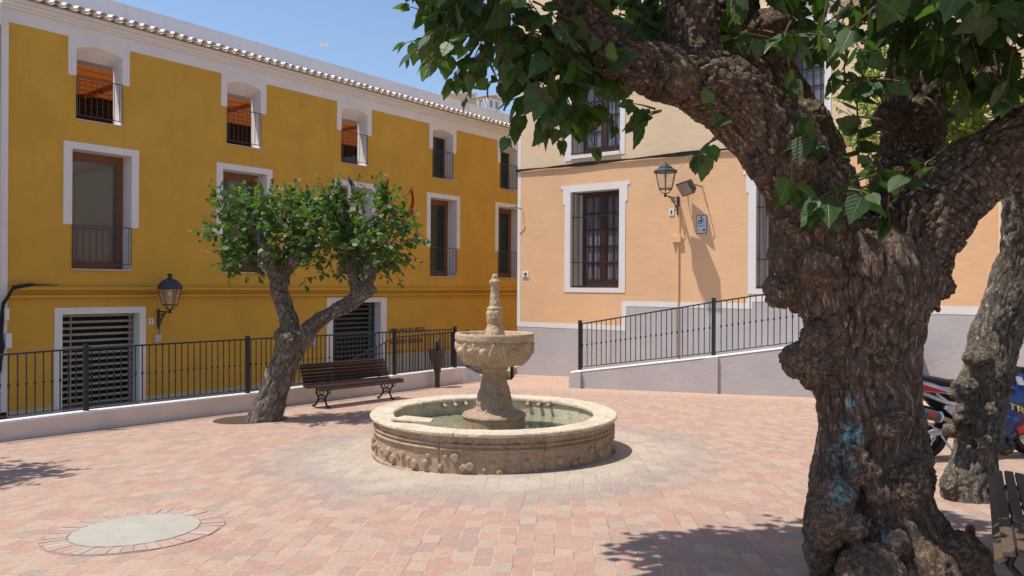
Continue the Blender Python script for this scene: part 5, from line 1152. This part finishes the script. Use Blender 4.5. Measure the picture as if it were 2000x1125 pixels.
# ---------------------------------------------------------------- motorcycle
mo = empty('motorcycle', (5.3, 9.0, gz(5.3, 9.0)), 'blue and white sports motorcycle parked behind the pale tree trunk by the grey wall', 'motorcycle')
wx, wy = at(1799, 838, 8.9)[0], 8.9; dirx = unit([1, .10, 0]); sdn = np.array([-dirx[1], dirx[0], 0]); g0 = gz(wx, wy)
def Bk(x, s, z): return np.array([wx, wy, 0])+dirx*x+sdn*s+ZV*(g0+z+x*(gz(wx+1, wy+.1)-g0)*.5)
PB = paint('bike_blue', (.010, .030, .14), .25, .1, 2, 0); PW = paint('bike_white', (.70, .72, .76), .25, .03, 2, 0); PR_ = paint('bike_red', (.52, .035, .02), .25, .05, 2, 0); PL = paint('bike_light_blue', (.03, .19, .42), .25, .05, 2, 0); RUB = paint('rubber', (.012, .012, .012), .75, .2, 30, .2); ALU = metal('bike_alloy', (.48, .48, .50), .35, .7); PX = metal('exhaust_metal', (.30, .23, .17), .35, .8)
def wheel(x, nm):
    c = Bk(x, 0, .31); w = MB(); n = 40
    for i in range(n):
        pass
    prof = [(.235, -.06), (.28, -.075), (.305, -.05), (.313, 0), (.305, .05), (.28, .075), (.235, .06), (.235, -.06)]
    V = []; 
    for r, s in prof:
        for i in range(n): a = 2*math.pi*i/n; V.append(c+dirx*r*math.cos(a)+ZV*r*math.sin(a)+sdn*s)
    w.add(V, [(i*n+j, i*n+(j+1) % n, (i+1)*n+(j+1) % n, (i+1)*n+j) for i in range(len(prof)-1) for j in range(n)]); o = w.build(nm, RUB, mo, smooth=True)
    rm = MB(); rm.tube([c+dirx*.228*math.cos(a)+ZV*.228*math.sin(a) for a in np.linspace(0, 2*math.pi, 41)], .022, 8)
    for k in range(6):
        a = k*math.pi/3+.2; rm.tube([c+dirx*.03*math.cos(a)+ZV*.03*math.sin(a), c+dirx*.225*math.cos(a+.15)+ZV*.225*math.sin(a+.15)], .015, 6)
    rm.tube([c-sdn*.09, c+sdn*.09], .035, 12); rm.build('rim', M['iron'], o, smooth=True)
    ds = MB(); ds.tube([c-sdn*.085+dirx*.12*math.cos(a)+ZV*.12*math.sin(a) for a in np.linspace(0, 2*math.pi, 31)], .014, 6); ds.build('brake_disc', ALU, o)
wheel(0, 'rear_wheel'); wheel(1.40, 'front_wheel')
def panel(nm, pts, w, mat, par=mo, bev=.02, s0=None):
    m_ = MB(); s0_ = -w/2 if s0 is None else s0; m_.prism([Bk(x, s0_, z) for x, z in pts], sdn*w); return m_.build(nm, mat, par, bevel=bev)
def bodyshell(nm, st_, mat, par=mo):
    """lofted shell: stations (x, zc, halfheight, halfwidth)"""
    m_ = MB(); V = []; n = 14
    for x, zc, hh, hw in st_:
        for j in range(n):
            a = 2*math.pi*j/n; ca, sa = math.cos(a), math.sin(a); V.append(Bk(x, hw*np.sign(ca)*abs(ca)**.75, zc+hh*np.sign(sa)*abs(sa)**.75))
    k = len(st_); m_.add(V, [(i*n+j, i*n+(j+1) % n, (i+1)*n+(j+1) % n, (i+1)*n+j) for i in range(k-1) for j in range(n)]+[tuple(range(n)), tuple(range((k-1)*n, k*n))]); return m_.build(nm, mat, par, smooth='all')
tail = bodyshell('tail_fairing', [(-.38, .955, .02, .03), (-.30, .95, .05, .07), (-.15, .90, .075, .11), (.05, .845, .07, .12), (.22, .80, .045, .11), (.36, .775, .02, .08)], PW)
m_ = MB(); m_.prism([Bk(-.33, -.118, .90), Bk(-.05, -.128, .875), Bk(.28, -.122, .775), Bk(.02, -.128, .795), Bk(-.2, -.12, .83)], sdn*.01); m_.build('red_stripe', PR_, mo)
m_ = MB(); m_.prism([Bk(-.36, -.10, .98), Bk(-.12, -.120, .95), Bk(.02, -.124, .905), Bk(-.1, -.124, .915), Bk(-.33, -.11, .94)], sdn*.01); m_.build('blue_stripe', PL, mo)
bodyshell('seat', [(-.22, .975, .02, .07), (-.05, .955, .035, .12), (.15, .91, .045, .13), (.35, .865, .05, .13), (.55, .865, .05, .12), (.66, .89, .03, .10)], RUB)
bodyshell('fuel_tank', [(.58, .90, .05, .11), (.70, .93, .11, .16), (.85, .95, .14, .18), (1.0, .95, .12, .17), (1.12, .93, .07, .12)], PB)
m_ = MB(); m_.tube([Bk(0, -.11, .31), Bk(.25, -.12, .34), Bk(.52, -.12, .42)], .035, 8); m_.tube([Bk(0, .11, .31), Bk(.52, .12, .42)], .035, 8); m_.build('swingarm', ALU, mo, smooth=True)
m_ = MB(); m_.tube([Bk(-.1, -.06, .80), Bk(.25, -.13, .66), Bk(.6, -.17, .60), Bk(1.1, -.1, .85)], .025, 8); m_.tube([Bk(.2, -.12, .62), Bk(.48, -.15, .45)], .022, 7); m_.tube([Bk(.10, -.12, .77), Bk(.34, -.15, .60)], .014, 6); m_.build('frame', ALU, mo, smooth=True)
m_ = MB(); m_.box(Bk(.72, 0, .48), dirx*.24, sdn*.16, ZV*.17); m_.tube([Bk(.60, -.22, .42), Bk(.60, .22, .42)], .11, 18); m_.tube([Bk(.80, -.20, .45), Bk(.80, .2, .45)], .085, 18); m_.build('engine', M['iron2'], mo, bevel=.02)
m_ = MB(); m_.prism([Bk(-.02, 0, .80), Bk(.35, 0, .74), Bk(.62, 0, .70), Bk(.60, 0, .40), Bk(.36, 0, .44), Bk(.15, 0, .60)], sdn*.10); m_.build('dark_infill', RUB, mo, bevel=.02)  # dark filler added behind the frame to close see-through gaps
m_ = MB(); m_.prism([Bk(.20, -.16, .64), Bk(.46, -.17, .60), Bk(.48, -.17, .40), Bk(.38, -.17, .36), Bk(.30, -.16, .50), Bk(.18, -.16, .60)], sdn*.02); m_.tube([Bk(.30, -.17, .42), Bk(.30, -.28, .42)], .014, 6); m_.build('footrest', ALU, mo, bevel=.004)
ex_ = MB(); ex_.tube([Bk(-.28, -.20, .60), Bk(-.05, -.20, .55), Bk(.10, -.19, .515)], [.055, .062, .055], 16); eo = ex_.build('exhaust', M['iron2'], mo, smooth=True)
e2_ = MB(); e2_.tube([Bk(.09, -.19, .52), Bk(.22, -.18, .47), Bk(.42, -.15, .38), Bk(.6, -.1, .3)], .026, 10); e2_.build('pipe', PX, eo, smooth=True)
e3_ = MB(); e3_.tube([Bk(.08, -.19, .518), Bk(.10, -.19, .514)], .064, 16); e3_.build('clamp', ALU, eo)
e4_ = MB(); e4_.box(Bk(-.04, -.262, .555), dirx*.04, sdn*.003, ZV*.022); e4_.build('badge', PR_, eo)
fr = bodyshell('side_fairing', [(.66, .46, .10, .16), (.76, .50, .26, .20), (.95, .54, .36, .22), (1.15, .66, .34, .21), (1.32, .80, .24, .18), (1.50, .86, .12, .12), (1.6, .84, .04, .05)], PB)
m_ = MB(); m_.prism([Bk(1.02, -.232, .36), Bk(1.30, -.225, .52), Bk(1.32, -.22, .44), Bk(1.05, -.232, .30)], sdn*.02); m_.build('red_stripe', PR_, mo)
def fb(u, h, d): return Bk(u, -.23-d, h)
yl_ = paint('decal_yellow', (.62, .60, .06), .4, .02, 2, 0)
def FB(u, h, d=0): return Bk(0, 0, 0)+unit(dirx*1-ZV*.32)*u+ZV*h-sdn*d
tt_ = text_mesh('ESTR', .10, FB, .76, .90, .236, yl_, 'lettering', mo, .40, .004)
tt_ = text_mesh('GALICIA', .045, FB, .78, .79, .236, PL, 'lettering', mo, .30, .004)
m_ = MB()
for x in (.86, 1.0): m_.prism([Bk(x, -.2, .99-.1*(x-.86)), Bk(x+.09, -.2, .97-.1*(x-.86)), Bk(x+.13, -.205, .86), Bk(x+.05, -.205, .87)], sdn*.02)
m_.build('white_stripe', PW, mo)
bodyshell('belly_pan', [(.45, .22, .02, .08), (.6, .24, .08, .14), (.85, .26, .11, .17), (1.05, .30, .12, .16), (1.12, .34, .06, .1)], PB)
m_ = MB(); m_.tube([Bk(1.40, -.10, .31), Bk(1.22, -.10, .95)], .028, 8); m_.tube([Bk(1.40, .10, .31), Bk(1.22, .10, .95)], .028, 8); m_.build('fork', ALU, mo, smooth=True)
m_ = MB(); m_.tube([Bk(1.12, -.36, .96), Bk(1.20, -.10, 1.0), Bk(1.20, .10, 1.0), Bk(1.12, .36, .96)], .015, 7); m_.tube([Bk(1.10, -.38, .955), Bk(1.14, -.25, .975)], .022, 8); m_.tube([Bk(1.14, -.3, .98), Bk(1.02, -.34, 1.06), Bk(.98, -.36, 1.05)], .012, 6); m_.box(Bk(1.0, -.34, 1.05), dirx*.07, sdn*.04, ZV*.035); m_.build('handlebar', RUB, mo)
m_ = MB(); m_.prism([Bk(1.22, -.1, 1.06), Bk(1.45, -.08, .95), Bk(1.47, -.08, .93), Bk(1.2, -.1, .98)], sdn*.2); m_.build('windscreen', M['black'], mo, bevel=.01)
m_ = MB(); m_.prism([Bk(-.36, -.07, .90), Bk(-.30, -.07, .90), Bk(-.42, -.07, .62), Bk(-.46, -.07, .63)], sdn*.14); m_.build('mudguard', RUB, mo, bevel=.008)
m_ = MB(); m_.tube([Bk(.15, -.14, .30), Bk(.3, -.25, .02)], .012, 6); m_.build('side_stand', ALU, mo)
